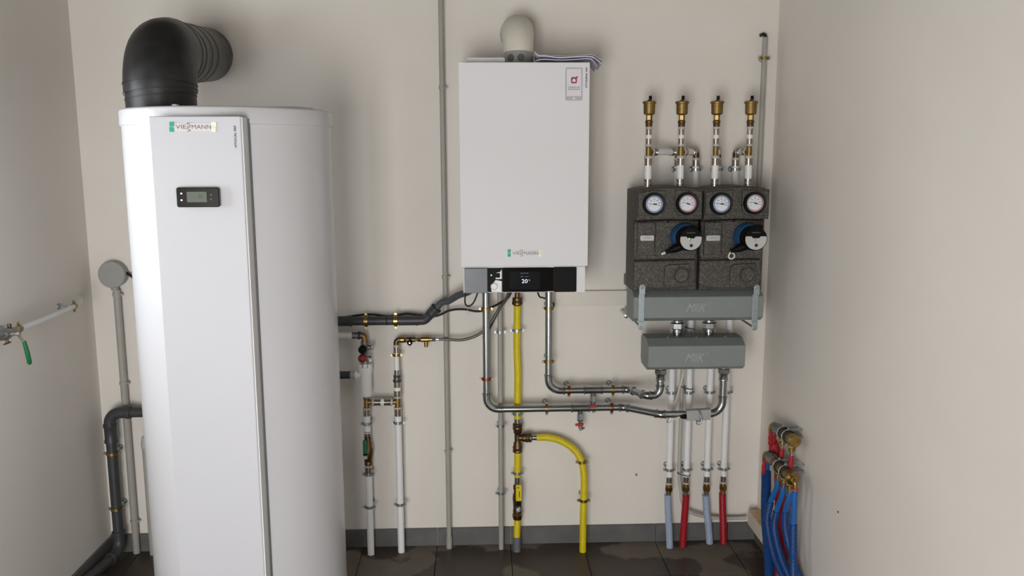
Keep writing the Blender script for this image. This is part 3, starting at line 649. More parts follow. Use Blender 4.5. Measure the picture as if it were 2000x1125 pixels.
hp = [V((lx+0.040, -0.707, lz)), V((lx+0.042, -0.699, lz-0.016)), V((lx+0.047, -0.693, lz-0.030))]
lv = part(bv, 'lever', MB().tube(hp, [0.0048, 0.0042, 0.004], 8), 'sleeve')
part(lv, 'lever_grip', MB().tube([hp[-1]+V((0, 0, 0.004)), hp[-1]+V((0.003, 0.006, -0.03)), hp[-1]+V((0.004, 0.012, -0.066)), hp[-1]+V((0.004, 0.013, -0.072))], [0.0060, 0.0070, 0.0070, 0.004], 12), 'greenplastic', 'green plastic lever grip')
# ================================================================== STEEL HEATING PIPES
RS = 0.0138
def bead(c, ax, r): return MB().lathe(V(c)-V(ax).normalized()*0.004, ax, [(r, 0), (r+0.0026, 0.002), (r+0.0026, 0.006), (r, 0.008)], 22)
def steel_run(t, pts, rads):
    pts = [V(p) for p in pts]; start = pts[0]
    for i in range(1, len(pts)-1):
        a = fillet(pts[i-1], pts[i], pts[i+1], rads[i-1], 8)
        d0 = (pts[i]-pts[i-1]).normalized(); d1 = (pts[i+1]-pts[i]).normalized()
        e = 0.020 if rads[i-1] > 0.03 else 0.012
        s0, s1 = a[0]-d0*e, a[-1]+d1*e
        if (s0-start).dot(d0) > 0.002: part(t, 'pipe', MB().cyl(start, s0+d0*0.004, RS, 20), 'steel')
        el = part(t, 'elbow', MB().tube([s0]+a+[s1], RS+0.0012, 20), 'steelfit')
        part(el, 'bead', bead(s0+d0*0.004, d0, RS+0.0012), 'steelfit'); part(el, 'bead', bead(s1-d1*0.004, d1, RS+0.0012), 'steelfit')
        start = s1-d1*0.004
    part(t, 'pipe', MB().cyl(start, pts[-1], RS, 20), 'steel')
SO = 0.10
def drain_valve(t, c, mirror=1):
    # steel tee with a small red-handled drain cock below
    te = part(t, 'tee', MB().cyl(c-EX*0.038, c+EX*0.038, RS+0.0014, 20), 'steelfit')
    for s in (-1, 1): part(te, 'bead', bead(c+EX*(s*0.034), EX, RS+0.0014), 'steelfit')
    p = c-V((0, 0, RS)); part(te, 'branch', MB().lathe(p+V((0, 0, 0.006)), DN, [(0.012, 0), (0.0108, 0.012), (0.0108, 0.016)], 18), 'steelfit')
    part(te, 'hex_socket', MB().hexn(p-V((0, 0, 0.008)), p-V((0, 0, 0.034)), 0.0125, 0.3), 'zincpale')
    dv = part(t, 'drain_cock', MB().cyl(p-V((0, 0, 0.034)), p-V((0, 0, 0.037)), 0.0115, 16).cyl(p-V((0, 0, 0.037)), p-V((0, 0, 0.066)), 0.0075, 14), 'sleeve')
    part(dv, 'seal', MB().cyl(p-V((0, 0, 0.0345)), p-V((0, 0, 0.0375)), 0.0118, 16), 'blackrubber')
    part(dv, 'handle', MB().box(p+V((0.0, -0.010, -0.050)), (0.024, 0.008, 0.013), bev=0.003).box(p+V((-0.014, -0.010, -0.051)), (0.014, 0.006, 0.010), bev=0.002), 'redplastic', 'red wing handle')
    part(dv, 'outlet', MB().cyl(p-V((0, 0, 0.064)), p-V((-0.004, 0.006, 0.076)), 0.0068, 12).cyl(p-V((-0.006, 0, 0.068)), p-V((-0.017, 0, 0.068)), 0.0048, 12), 'sleeve')
    lp_ = [p+V((-0.008, -0.004, -0.060)), p+V((-0.012, -0.006, -0.072)), p+V((-0.006, -0.008, -0.086)), p+V((0.003, -0.008, -0.084)), p+V((0.006, -0.006, -0.076))]
    part(dv, 'cap_strap', MB().tube(spline(lp_, 6), 0.0010, 6), 'cablewhite')
s1x = 0.0165; s1z = WZ(1080, 797.5, SO); s2x = 0.2575; s2z = WZ(1120, 762, SO)
CO = 0.185                                    # distance of the manifold axis from the wall
cL = W(1290, 735, CO); cR = W(1413, 735, CO)
j1 = WX(1219, 798, SO); j1b = WX(1290, 812, CO)
st1 = thing('steel_heating_pipe', (s1x, -SO, s1z), 'steel pipe dropping from the boiler left side into the lower horizontal run', 'pipe')
zr = s1z
steel_run(st1, [(s1x, -SO, bz0+0.002), (s1x, -SO, zr), (j1, -SO, zr), (j1b, -CO, zr-0.004), (cR.x, -CO, zr-0.004), (cR.x, -CO, WZ(1413, 742, CO))], [0.045, 0.03, 0.03, 0.05])
drain_valve(st1, V((WX(1133.5, 797, SO), -SO, zr)))
st2 = thing('steel_heating_pipe', (s2x, -SO, s2z), 'steel pipe dropping from the boiler right side into the upper horizontal run', 'pipe')
j2 = WX(1229, 762, SO); j2b = WX(1262, 767, 0.15)
steel_run(st2, [(s2x, -SO, bz0+0.002), (s2x, -SO, s2z), (j2, -SO, s2z), (cL.x-0.055, -CO, s2z-0.001), (cL.x, -CO, s2z-0.001), (cL.x, -CO, WZ(1290, 744, CO))], [0.045, 0.03, 0.02, 0.03])
drain_valve(st2, V((WX(1158.5, 762, SO), -SO, s2z)))
bvp = V((s2x+0.022, -0.11, bz0-0.006))
part(st2, 'vent_plug', MB().cyl(bvp+V((0, 0, 0.006)), bvp-V((0, 0, 0.004)), 0.007, 12).cyl(bvp-V((0, 0, 0.004)), bvp-V((0, 0, 0.009)), 0.0045, 10), 'brass')
for (x, y, m, s) in ((s1x, 603, 'clampbrass', 'brass clamp just under the boiler on the left steel pipe'), (s1x, 740, 'clampcopper', 'coppery clamp low on the left steel pipe, above its elbow')):
    clamp('pipe_clamp', (x, -SO, WZ(950, y, SO)), UP, RS, m, s, wdist=SO, group='clamps on steel pipes')
for (x, y, s) in ((s2x, 602, 'brass clamp just under the boiler on the right steel pipe'), (s2x, 706, 'brass clamp low on the right steel pipe, above its elbow')):
    clamp('pipe_clamp', (x, -SO, WZ(1071, y, SO)), UP, RS, 'clampbrass', s, wdist=SO, group='clamps on steel pipes')
for (px, z, m, s) in ((1111, s2z, 'clampcopper', 'coppery clamp on the upper horizontal steel pipe near the elbow'), (1197, s2z, 'clampbrass', 'yellow clamp on the upper horizontal steel pipe right of the drain cock'),
                      (1068, s1z, 'clampbrass', 'yellow clamp on the lower horizontal steel pipe left of the drain cock'), (1195, s1z, 'clampcopper', 'coppery clamp on the lower horizontal steel pipe right of the drain cock')):
    clamp('pipe_clamp', (WX(px, 780, SO), -SO, z), EX, RS, m, s, ears=UP, wdist=SO, group='clamps on steel pipes')
# ================================================================== YELLOW GAS PIPE
GO = 0.058; gxx = 0.1385; RG = 0.0140
gp = thing('gas_pipe', (gxx, -0.07, 0), 'yellow corrugated gas pipe dropping from the boiler through a brass tee to the floor', 'gas pipe')
def gz(y): return WZ(1011, y, GO)
def v3(x, y, z): return V((x, y, z))
part(gp, 'boiler_union', MB().lathe((gxx, -GO, gz(577)), DN, [(0.010, -0.01), (0.010, 0.006), (0.018, 0.008), (0.020, 0.016), (0.0185, 0.022), (0.021, 0.026), (0.021, 0.034), (0.0165, 0.038)], 20), 'brassdark')
zt0, zt1 = gz(597), gz(818)
hs = spline([v3(gxx, -GO, zt0), v3(gxx-0.001, -GO, zt0-0.08), v3(gxx-0.002, -GO+0.001, zt0-0.17), v3(gxx+0.001, -GO, zt0-0.27), v3(gxx, -GO, zt0-0.36), v3(gxx, -GO, zt1)], 12)
part(gp, 'hose', ribbed(MB(), hs, RG, 0.0045, 0.0006, 18), 'yellow')
part(gp, 'steel_collar', MB().cyl((gxx, -GO, zt1+0.002), (gxx, -GO, gz(828)), 0.0125, 18), 'steel')
ztee = gz(855)
def bigfit(a, b): 
    a, b = V(a), V(b); L = (b-a).length
    return MB().lathe(a, b-a, [(0.014, 0), (0.0195, L*0.08), (0.0195, L*0.22), (0.0175, L*0.28), (0.0195, L*0.36), (0.0195, L*0.5), (0.0165, L*0.58), (0.0165, L*0.78), (0.0125, L*0.9), (0.0125, L)], 22)
part(gp, 'tee_fitting', bigfit((gxx, -GO, gz(826)), (gxx, -GO, gz(850))), 'brassdark')
part(gp, 'tee_fitting', bigfit((gxx, -GO, gz(884)), (gxx, -GO, gz(860))), 'brassdark')
part(gp, 'tee_body', MB().cyl((gxx, -GO, gz(845)), (gxx, -GO, gz(866)), 0.0125, 18).cyl((gxx, -GO, ztee), (gxx+0.03, -GO, ztee), 0.012, 18), 'brassdark')
xb1 = WX(1039, 855, GO)
part(gp, 'tee_fitting', bigfit((xb1, -GO, ztee), (gxx+0.012, -GO, ztee)), 'brassdark')
part(gp, 'steel_collar', MB().cyl((xb1-0.004, -GO, ztee), (WX(1050, 855, GO), -GO, ztee), 0.0115, 18), 'steel')
bx1 = 0.3995
br = spline([v3(WX(1048, 855, GO), -GO, ztee), v3(WX(1070, 855, GO), -GO, ztee-0.001), v3(WX(1095, 861, GO), -GO, WZ(1095, 861, GO)), v3(WX(1119, 876, 0.065), -0.065, WZ(1119, 876, 0.065)), v3(WX(1134, 897, 0.072), -0.072, WZ(1134, 897, 0.072)), v3(WX(1140, 925, 0.078), -0.078, WZ(1140, 925, 0.078)), v3(WX(1140.5, 960, 0.082), -0.082, WZ(1140, 960, 0.082)), v3(bx1+0.001, -0.086, 0.16), v3(bx1, -0.089, 0.05), v3(bx1, -0.09, 0.0)], 10)
part(gp, 'branch_hose', ribbed(MB(), br, RG, 0.0045, 0.0005, 18), 'yellow')
zlow = [gz(886), WZ(1010, 932, 0.06)]
part(gp, 'hose', ribbed(MB(), [v3(gxx, -GO, gz(884)), v3(gxx-0.001, -GO-0.001, zlow[1])], RG, 0.0045, 0.0006, 18), 'yellow')
vx = gxx-0.0015
part(gp, 'steel_collar', MB().cyl((vx, -0.06, zlow[1]+0.002), (vx, -0.06, WZ(1010, 950, 0.06)), 0.0115, 18), 'steel')
zv0, zv1 = WZ(1010, 946, 0.06), WZ(1010, 1003, 0.06); Lv = zv0-zv1
gv = part(gp, 'valve_body', MB().lathe((vx, -0.06, zv0), DN, [(0.012, 0), (0.0165, 0.004), (0.0165, 0.018), (0.0145, 0.022), (0.0145, 0.034), (0.0175, 0.042), (0.0195, 0.058), (0.0175, 0.076), (0.0165, Lv-0.02), (0.0185, Lv-0.012), (0.0165, Lv)], 20), 'brassdark')
part(gv, 'spindle', MB().cyl((vx+0.002, -0.075, WZ(1012, 988, 0.06)), (vx+0.002, -0.102, WZ(1012, 988, 0.06)), 0.0085, 16).cyl((vx+0.002, -0.10, WZ(1012, 988, 0.06)), (vx+0.002, -0.107, WZ(1012, 988, 0.06)), 0.0055, 6), 'zinc')
la, lb = W(1007.5, 979, 0.10), W(1019, 947.5, 0.10)
part(gv, 'lever_root', MB().slab([(la.x+0.001, la.z-0.022), (lb.x-0.004, la.z-0.022), (lb.x-0.002, la.z+0.003), (la.x+0.002, la.z+0.003)], -0.099, -0.095), 'blackmatte')
gl = part(gv, 'lever', MB().slab(rrect(la.x, lb.x, la.z, lb.z, 0.004), -0.102, -0.094, bev=0.002), 'yellowpaint', 'yellow lever')
mx_ = (la.x+lb.x)/2
part(gl, 'print', MB().box((mx_+0.002, -0.1022, (la.z+lb.z)/2-0.004), (0.003, 0.0006, 0.026)).box((mx_-0.002, -0.1022, lb.z-0.010), (0.005, 0.0006, 0.005)), 'ink')
part(gp, 'union_nut', MB().lathe((vx, -0.062, zv1+0.002), DN, [(0.0175, 0), (0.0205, 0.003), (0.0205, 0.014), (0.018, 0.018), (0.018, 0.024)], 18), 'brass')
zb0 = WZ(1009, 1013, 0.065); zb1_ = WZ(1009, 1050, 0.07)
part(gp, 'hose', ribbed(MB(), [v3(vx, -0.063, zb0+0.002), v3(vx-0.003, -0.07, zb1_)], RG, 0.0045, 0.0006, 18), 'yellow')
part(gp, 'floor_sleeve', MB().tube([v3(vx-0.003, -0.070, zb1_+0.003), v3(vx-0.003, -0.076, 0)], [0.0152, 0.0155], 20), 'greytape', 'grey plastic floor sleeve')
clamp('pipe_clamp', (gxx-0.001, -GO, gz(645)), UP, RG, 'clampzinc', 'zinc clamp on the yellow pipe below the boiler', wdist=GO, group='clamps on the yellow pipe')
clamp('pipe_clamp', (gxx, -GO, gz(808)), UP, RG, 'clampzinc', 'zinc clamp on the yellow pipe behind the lower steel pipe', wdist=GO, group='clamps on the yellow pipe')
clamp('pipe_clamp', (gxx-0.0008, -GO-0.0006, gz(923.5)), UP, RG, 'clampzinc', 'zinc clamp on the yellow pipe between brass tee and yellow lever', wdist=GO, group='clamps on the yellow pipe')
q = W(1138, 902, 0.0735)
clamp('pipe_clamp', (WX(1137, 902, 0.0735), -0.0735, WZ(1137, 902, 0.0735)), (0.12, -0.05, -1), RG, 'clampbrass', 'upper brassy clamp on the curved yellow branch', wdist=0.0735, group='clamps on the yellow pipe')
clamp('pipe_clamp', (WX(1140, 977, 0.0835), -0.0835, WZ(1140, 977, 0.0835)), UP, RG, 'clampbrass', 'lower brassy clamp on the curved yellow branch', wdist=0.0835, group='clamps on the yellow pipe')
# ================================================================== COLD WATER PIPES (left of the boiler)
AO = 0.072; axx = -0.4525; RW_ = 0.0135
def az(y): return WZ(718, y, AO)
def A(y): return v3(axx, -AO, az(y))
wa = thing('water_pipe', (axx, -AO, 0), 'white water pipe with green valve standing beside the water heater', 'pipe')
part(wa, 'pipe', MB().cyl(v3(axx, -AO-0.004, 0), A(920), RW_, 20), 'whitepipe')
part(wa, 'press_sleeve', sleeve(A(923), A(912), 0.0143), 'sleeve')
part(wa, 'milky_ring', ring(A(912), A(908.5), 0.015), 'translucent')
vb = part(wa, 'ball_valve', MB().lathe(A(908), UP, [(0.012, 0), (0.0155, 0.002), (0.0155, 0.014), (0.0145, 0.016), (0.016, 0.020), (0.0165, 0.034), (0.020, 0.042), (0.020, 0.066), (0.0165, 0.072), (0.0165, 0.092), (0.0135, 0.096), (0.0135, az(851)-az(908))], 20), 'brassdark')
zgr = az(886)
part(vb, 'spindle', MB().cyl(v3(axx-0.004, -AO-0.016, zgr), v3(axx-0.004, -AO-0.044, zgr), 0.0075, 14), 'zinc')
lv2 = part(vb, 'lever', MB().box(v3(axx-0.004, -AO-0.040, zgr+0.012), (0.012, 0.004, 0.03), bev=0.001), 'blackmatte')
part(lv2, 'lever_grip', MB().box(v3(axx-0.005, -AO-0.041, (az(853)+az(879))/2), (0.017, 0.009, az(853)-az(879)), bev=0.003), 'greenplastic', 'green plastic lever grip')
part(wa, 'press_sleeve', sleeve(A(851), A(842), 0.0138), 'sleeve')
part(wa, 'pipe', MB().cyl(A(846), A(808), RW_, 20), 'whitepipe')
part(wa, 'press_sleeve', sleeve(A(812), A(799), 0.0143), 'sleeve')
part(wa, 'milky_ring', ring(A(799.5), A(796), 0.0158), 'translucent')
zte = az(785.5)
ta = part(wa, 'tee', MB().cyl(A(797), A(777), 0.0105, 18).cyl(v3(axx, -AO, zte), v3(axx+0.022, -AO, zte), 0.0105, 18).lathe(A(780), UP, [(0.0105, 0), (0.013, 0.003), (0.013, 0.008)], 18), 'brassdull')
part(wa, 'steel_nut', MB().hexn(A(778), A(771), 0.0145), 'steelfit')
bO = 0.060; bxx = -0.3325
def bz(y): return WZ(779, y, bO)
def B(y): return v3(bxx, -bO, bz(y))
ca_ = v3(axx+0.020, -AO, zte); cb_ = v3(bxx-0.020, -bO, bz(785)); dd = cb_-ca_
cn = thing('cross_pipe', ca_, 'short horizontal pressed pipe joining the two brass tees beside the white trap', 'pipe')
part(cn, 'milky_ring', ring(ca_, ca_+dd*0.1, 0.016), 'translucent'); part(cn, 'milky_ring', ring(ca_+dd*0.9, cb_, 0.016), 'translucent')
part(cn, 'press_sleeve', sleeve(ca_+dd*0.1, ca_+dd*0.42, 0.0145), 'sleeve'); part(cn, 'press_sleeve', sleeve(ca_+dd*0.58, ca_+dd*0.9, 0.0145), 'sleeve')
part(cn, 'pipe', MB().cyl(ca_+dd*0.3, ca_+dd*0.7, RW_, 18), 'whitepipe')
for y, s in ((827, 'upper'), (925.5, 'middle'), (989.5, 'lower')):
    clamp('pipe_clamp', v3(axx, -AO-0.001, az(y)), UP, RW_, 'clampzinc', s+' zinc clamp on the white pipe with the green valve', wdist=AO+0.001, group='clamps on white pipes')
# safety valve and trap
sv = thing('safety_valve', A(708), 'grey safety valve with black and red knobs above the white trap', 'valve')
part(sv, 'body', MB().lathe(A(710), UP, [(0.015, 0), (0.015, 0.02), (0.0125, 0.03), (0.0125, 0.05), (0.0155, 0.054), (0.0155, az(667)-az(710))], 22), 'valvegrey')
part(sv, 'stub', MB().cyl(v3(axx, -AO, az(679)), v3(axx+0.03, -AO-0.002, az(678)), 0.009, 12).box(v3(axx+0.030, -AO-0.004, az(678)), (0.008, 0.012, 0.02), bev=0.002), 'valvegrey')
kb = W(713, 684, AO+0.04)
part(sv, 'knob', MB().lathe(v3(axx-0.005, -AO-0.010, kb.z), FR, [(0.010, 0), (0.010, 0.012), (0.0155, 0.014), (0.0155, 0.026), (0.013, 0.029), (0.006, 0.029), (0.005, 0.026), (0, 0.026)], 22), 'blackmatte', 'black knob')
kr = W(713, 702, AO+0.045)
part(sv, 'knob', MB().lathe(v3(axx-0.006, -AO-0.008, kr.z), FR, [(0.013, 0), (0.0165, 0.010), (0.0168, 0.026), (0.012, 0.034), (0.006, 0.036), (0.005, 0.032), (0, 0.032)], 22), 'redknob', 'dark red knob')
part(sv, 'test_screw', MB().lathe(v3(axx+0.021, -AO-0.006, az(702)), FR, [(0.006, 0), (0.006, 0.012), (0.003, 0.014), (0, 0.012)], 14), 'whiteplastic')
part(sv, 'side_boss', MB().cyl(v3(axx+0.004, -AO, az(700)), v3(axx+0.024, -AO, az(700)), 0.010, 14), 'valvegrey')
tr = thing('drain_trap', A(772), 'ribbed white plastic drain trap with side outlet beside the water heater', 'trap')
zc0, zc1 = az(773), az(729)
pr = MB(); n_ = 48; vs = []; fs = []
prof_ = [(0.020, zc0), (0.0232, zc0+0.004), (0.0238, zc1), (0.0265, zc1+0.004), (0.0268, az(716))]
for (r, z) in prof_:
    for k in range(n_):
        a = 2*math.pi*k/n_; rr = r*(1-0.02*(k % 4 == 0)) if r < 0.0255 else r
        vs.append(v3(axx+rr*math.cos(a), -AO+rr*math.sin(a), z))
for i in range(len(prof_)-1):
    for k in range(n_): k2 = (k+1) % n_; fs.append([i*n_+k, i*n_+k2, (i+1)*n_+k2, (i+1)*n_+k])
fs.append(list(range(n_-1, -1, -1))); fs.append([(len(prof_)-1)*n_+k for k in range(n_)])
part(tr, 'cup', MB().add(vs, fs), 'whiteplastic')
for a0, a1 in ((-60, -10), (190, 245), (60, 150)):        # cut-out upper rim
    vs = []; fs = []
    for i in range(9):
        a = math.radians(a0+(a1-a0)*i/8)
        for r in (0.0268, 0.0235):
            for z in (az(716), az(709.5)): vs.append(v3(axx+r*math.cos(a), -AO+r*math.sin(a), z))
    for i in range(8):
        k = i*4; fs += [[k, k+1, k+5, k+4], [k+2, k+6, k+7, k+3], [k+1, k+3, k+7, k+5], [k, k+4, k+6, k+2]]
    fs += [[0, 2, 3, 1], [32, 33, 35, 34]]
    part(tr, 'rim_segment', MB().add(vs, fs), 'whiteplastic')
part(tr, 'inlet_neck', MB().cyl(v3(axx+0.001, -AO-0.012, az(722)), v3(axx+0.001, -AO-0.012, az(709)), 0.009, 16), 'whiteplastic')
zo = az(732)
part(tr, 'side_outlet', MB().cyl(v3(axx-0.02, -AO, zo), v3(axx-0.034, -AO, zo), 0.012, 18).cyl(v3(axx-0.032, -AO, zo), v3(axx-0.040, -AO, zo), 0.0165, 18), 'whiteplastic')
part(tr, 'outlet_sleeve', MB().cyl(v3(axx-0.039, -AO, zo), v3(axx-0.060, -AO, zo), 0.0150, 18), 'conduitlt')
part(tr, 'outlet_hose', MB().tube(rounded([v3(axx-0.058, -AO, zo), v3(-0.660, -AO, zo), heater_back(-0.660, zo)], 0.035), 0.0150, 18), 'drain')
hi = thing('heater_inlet_pipe', v3(axx, -AO, az(655)), 'white pipe with brass elbow leading from the water heater to the safety valve', 'pipe')
zi = az(655)
part(hi, 'pipe', MB().tube(rounded([heater_back(-0.640, zi), v3(-0.640, -AO, zi), v3(WX(690, 655, AO), -AO, zi)], 0.03), 0.0125, 18), 'whitepipe')
part(hi, 'press_sleeve', sleeve(v3(WX(688, 655, AO), -AO, zi), v3(WX(699.5, 655, AO), -AO, zi), 0.0138), 'sleeve')
part(hi, 'navy_ring', ring(v3(WX(699.5, 655, AO), -AO, zi), v3(WX(704, 655, AO), -AO, zi), 0.0158), 'bluering')
ea = rounded([v3(WX(703, 655, AO), -AO, zi), v3(axx, -AO, zi), v3(axx, -AO, az(669))], 0.011)
part(hi, 'elbow', MB().tube(ea, 0.0118, 18), 'brassdull')
# second white pipe
wb = thing('water_pipe', v3(bxx, -bO, 0), 'white water pipe with navy rings standing right of the white trap', 'pipe')
part(wb, 'pipe', MB().cyl(v3(bxx, -bO, 0), B(808), RW_, 20), 'whitepipe')
part(wb, 'press_sleeve', sleeve(B(812), B(798), 0.0143), 'sleeve'); part(wb, 'milky_ring', ring(B(798), B(794.5), 0.0158), 'translucent')
part(wb, 'tee', MB().cyl(B(796), B(776), 0.0110, 18).cyl(v3(bxx, -bO, bz(785)), v3(bxx-0.022, -bO, bz(785)), 0.0105, 18), 'brassdull')
part(wb, 'milky_ring', ring(B(777), B(773.5), 0.0152), 'translucent')
part(wb, 'press_sleeve', sleeve(B(774), B(762.5), 0.0143), 'sleeve')
part(wb, 'pipe', MB().cyl(B(764), B(754), RW_, 18), 'whitepipe')
part(wb, 'press_sleeve', sleeve(B(756), B(745), 0.0140), 'sleeve')
part(wb, 'navy_ring', ring(B(745.5), B(741.5), 0.0165), 'bluering')
part(wb, 'reducer', MB().cyl(B(742), B(735.5), 0.0135, 18), 'brassdull')
part(wb, 'navy_ring', ring(B(736.5), B(732.5), 0.0145), 'bluering')
part(wb, 'press_sleeve', sleeve(B(733), B(722.5), 0.0112), 'sleeve')
part(wb, 'pipe', MB().cyl(B(724), B(684), 0.0102, 18), 'whitepipe')
part(wb, 'press_sleeve', sleeve(B(689), B(677), 0.0108), 'sleeve'); part(wb, 'milky_ring', ring(B(677.5), B(673), 0.0118), 'translucent')
zh = bz(663.5)
eb = rounded([B(674), v3(bxx, -bO, zh), v3(bxx+0.03, -bO, zh)], 0.014)
part(wb, 'elbow', MB().tube(eb, 0.0108, 18), 'brassdark')
def hx(x): return v3(WX(x, 664, bO), -bO, zh)
part(wb, 'union', MB().cyl(hx(783), hx(789), 0.0122, 18).hexn(hx(789), hx(793), 0.0125), 'brass')
ck = part(wb, 'stop_cock', MB().cyl(hx(792), hx(811), 0.0098, 18).cyl(hx(810), hx(816), 0.006, 14), 'brassdark')
part(ck, 'cock_knob', MB().lathe(hx(801)+v3(0, -0.008, -0.008), FR, [(0.006, 0), (0.0105, 0.006), (0.0105, 0.014), (0.006, 0.017), (0, 0.017)], 18).box(hx(801.5)+v3(0, -0.018, 0.006), (0.006, 0.008, 0.016), bev=0.002), 'blackmatte')
part(ck, 'cock_screw', MB().cyl(hx(801)+v3(0, -0.026, -0.008), hx(801)+v3(0, -0.024, -0.008), 0.003, 10).cyl(hx(801)+v3(0, -0.006, -0.014), hx(801)+v3(0, -0.006, -0.026), 0.0028, 8), 'zinc')
part(wb, 'hex_nut', MB().hexn(hx(815.5), hx(822.5), 0.0095), 'brass')
rv = part(wb, 'relief_tee', MB().cyl(hx(822), hx(838), 0.0105, 18, bev=0.001).cyl(hx(837), hx(844), 0.0082, 16).cyl(hx(832), hx(832)+v3(0, 0, -0.030), 0.0078, 16, bev=0.001), 'brass')
part(wb, 'hose_nut', MB().hexn(hx(844), hx(851), 0.0085), 'plugdark')
clamp('pipe_clamp', B(693), UP, 0.0105, 'clampbrass', 'brassy clamp below the brass elbow on the pipe with navy rings', wdist=bO, group='clamps on white pipes')
for y, s in ((825, 'upper'), (984.5, 'lower')):
    clamp('pipe_clamp', B(y), UP, RW_, 'clampzinc', s+' zinc clamp on the white pipe below the navy rings', wdist=bO, group='clamps on white pipes')
bh = thing('braided_hose', hx(851), 'braided steel hose curving from the brass relief tee up to the boiler', 'hose')
part(bh, 'ferrule', MB().cyl(hx(850.5), hx(857.5), 0.0062, 14, bev=0.001), 'zinc')
def PX3(x, y, o): return W(x, y, o)
bhp = spline([hx(856), hx(870), PX3(900, 664, 0.065), PX3(925, 658, 0.07), PX3(946, 645, 0.075), PX3(962, 625, 0.08), PX3(975, 603, 0.09), PX3(988, 585, 0.11), V((WX(1000, 572, 0.15), -0.15, bz0-0.0005))], 8)
part(bh, 'hose', MB().tube(bhp, 0.0058, 12), 'braid')
# ------------------------------------------------------------------ dark drain from heater to boiler
DO = 0.075
def dz(y): return WZ(740, y, DO)
zdr = dz(626.5)
def dx_(x): return v3(WX(x, 626, DO), -DO, zdr)
dr = thing('drain_pipe', dx_(740), 'dark grey horizontal drain pipe with hose rising to the boiler', 'drain pipe')
part(dr, 'socket', MB().tube(rounded([heater_back(-0.700, zdr), v3(-0.700, -DO, zdr), dx_(683)], 0.04), 0.0195, 24).lathe(dx_(682), EX, [(0.0195, 0), (0.0215, 0.002), (0.0215, 0.010), (0.018, 0.012)], 24), 'drain')
part(dr, 'pipe', MB().cyl(dx_(684), dx_(782), 0.0175, 24), 'drain')
part(dr, 'seal_ring', ring(dx_(754.5), dx_(756.5), 0.0185), 'blackrubber')
part(dr, 'socket', MB().cyl(dx_(779), dx_(783), 0.0195, 24).cyl(dx_(782), dx_(815), 0.0190, 24).cyl(dx_(813), dx_(817), 0.0205, 24), 'drain')
c45 = dx_(829); e45 = W(851, 603, 0.085)
a45 = fillet(dx_(800), c45, e45, 0.02, 6)
part(dr, 'elbow', MB().tube([dx_(816)]+a45+[a45[-1]+(e45-a45[-1])*0.4], 0.0180, 24), 'drain')
de = (e45-c45).normalized()
part(dr, 'hose_socket', MB().lathe(e45-de*0.032, de, [(0.018, 0), (0.0205, 0.003), (0.0205, 0.026), (0.0225, 0.028), (0.0225, 0.036), (0.0145, 0.037)], 24), 'drain')
part(dr, 'seal_ring', MB().torus(e45+de*0.003, de, 0.0195, 0.003, 24), 'blackrubber')
hp_ = spline([e45, e45+de*0.035, W(876, 588, 0.10), W(895, 577, 0.12), W(915, 570, 0.15), V((WX(925, 566, 0.18), -0.18, bz0-0.006))], 8)
part(dr, 'hose', MB().tube(hp_, 0.0128, 20), 'drainhose')
for px, s in ((715, 'left'), (773, 'right')):
    clamp('pipe_clamp', dx_(px), EX, 0.0180, 'clampbrass', s+' bright brass clip on the dark horizontal drain pipe', ears=UP, wdist=DO, group='clamps on drain pipes', h=0.007)
# cables under the boiler
def cable(pts, r, label, mat='blackrubber', name='black_cable', n=8):
    q = spline(pts, n); return solo(name, MB().tube(q, r, 10), mat, q[0], label, 'cable')
cable([W(668, 620, 0.05), W(720, 614, 0.045), W(760, 618, 0.045), W(793, 613, 0.05), W(822, 616, 0.05), W(852, 617, 0.05), W(880, 606, 0.05), W(905, 604, 0.05), W(935, 608, 0.055), W(960, 600, 0.06), W(980, 590, 0.075), W(994, 579, 0.10), V((WX(1004, 572, 0.14), -0.14, bz0-0.0005))], 0.0044, 'long black cable from behind the drain pipe up to the boiler')
cable([V((WX(911, 573, 0.2), -0.2, bz0-0.0005)), W(908, 588, 0.2), W(912, 597, 0.2), W(920, 596, 0.2), W(928, 585, 0.2), V((WX(937, 573, 0.2), -0.2, bz0-0.0005))], 0.003, 'thin black cable looping under the boiler left corner')
cable([W(949, 652, 0.068), W(957, 641, 0.072), W(965, 625, 0.076), W(972, 612, 0.08), W(981, 596, 0.09), W(990, 584, 0.10), V((WX(998, 572, 0.13), -0.13, bz0-0.0005))], 0.0032, 'thin black cable running beside the braided hose under the boiler')
cable([V((WX(1045, 572, 0.13), -0.13, bz0-0.0005)), W(1053, 578, 0.1), W(1062, 582, 0.075), W(1080, 592, 0.03), W(1081, 600, 0.012)], 0.0032, 'thin black cable passing behind the right steel pipe under the boiler')
tg = W(914, 611, 0.058)
solo('cable_tie', MB().torus(W(913.5, 605, 0.05), EX, 0.0058, 0.0012, 16, 6).box(tg, (0.004, 0.001, 0.016), bev=0.0004), 'translucent', tg, 'milky cable tie with hanging tail on the long black cable', 'cable tie', 'cable ties')
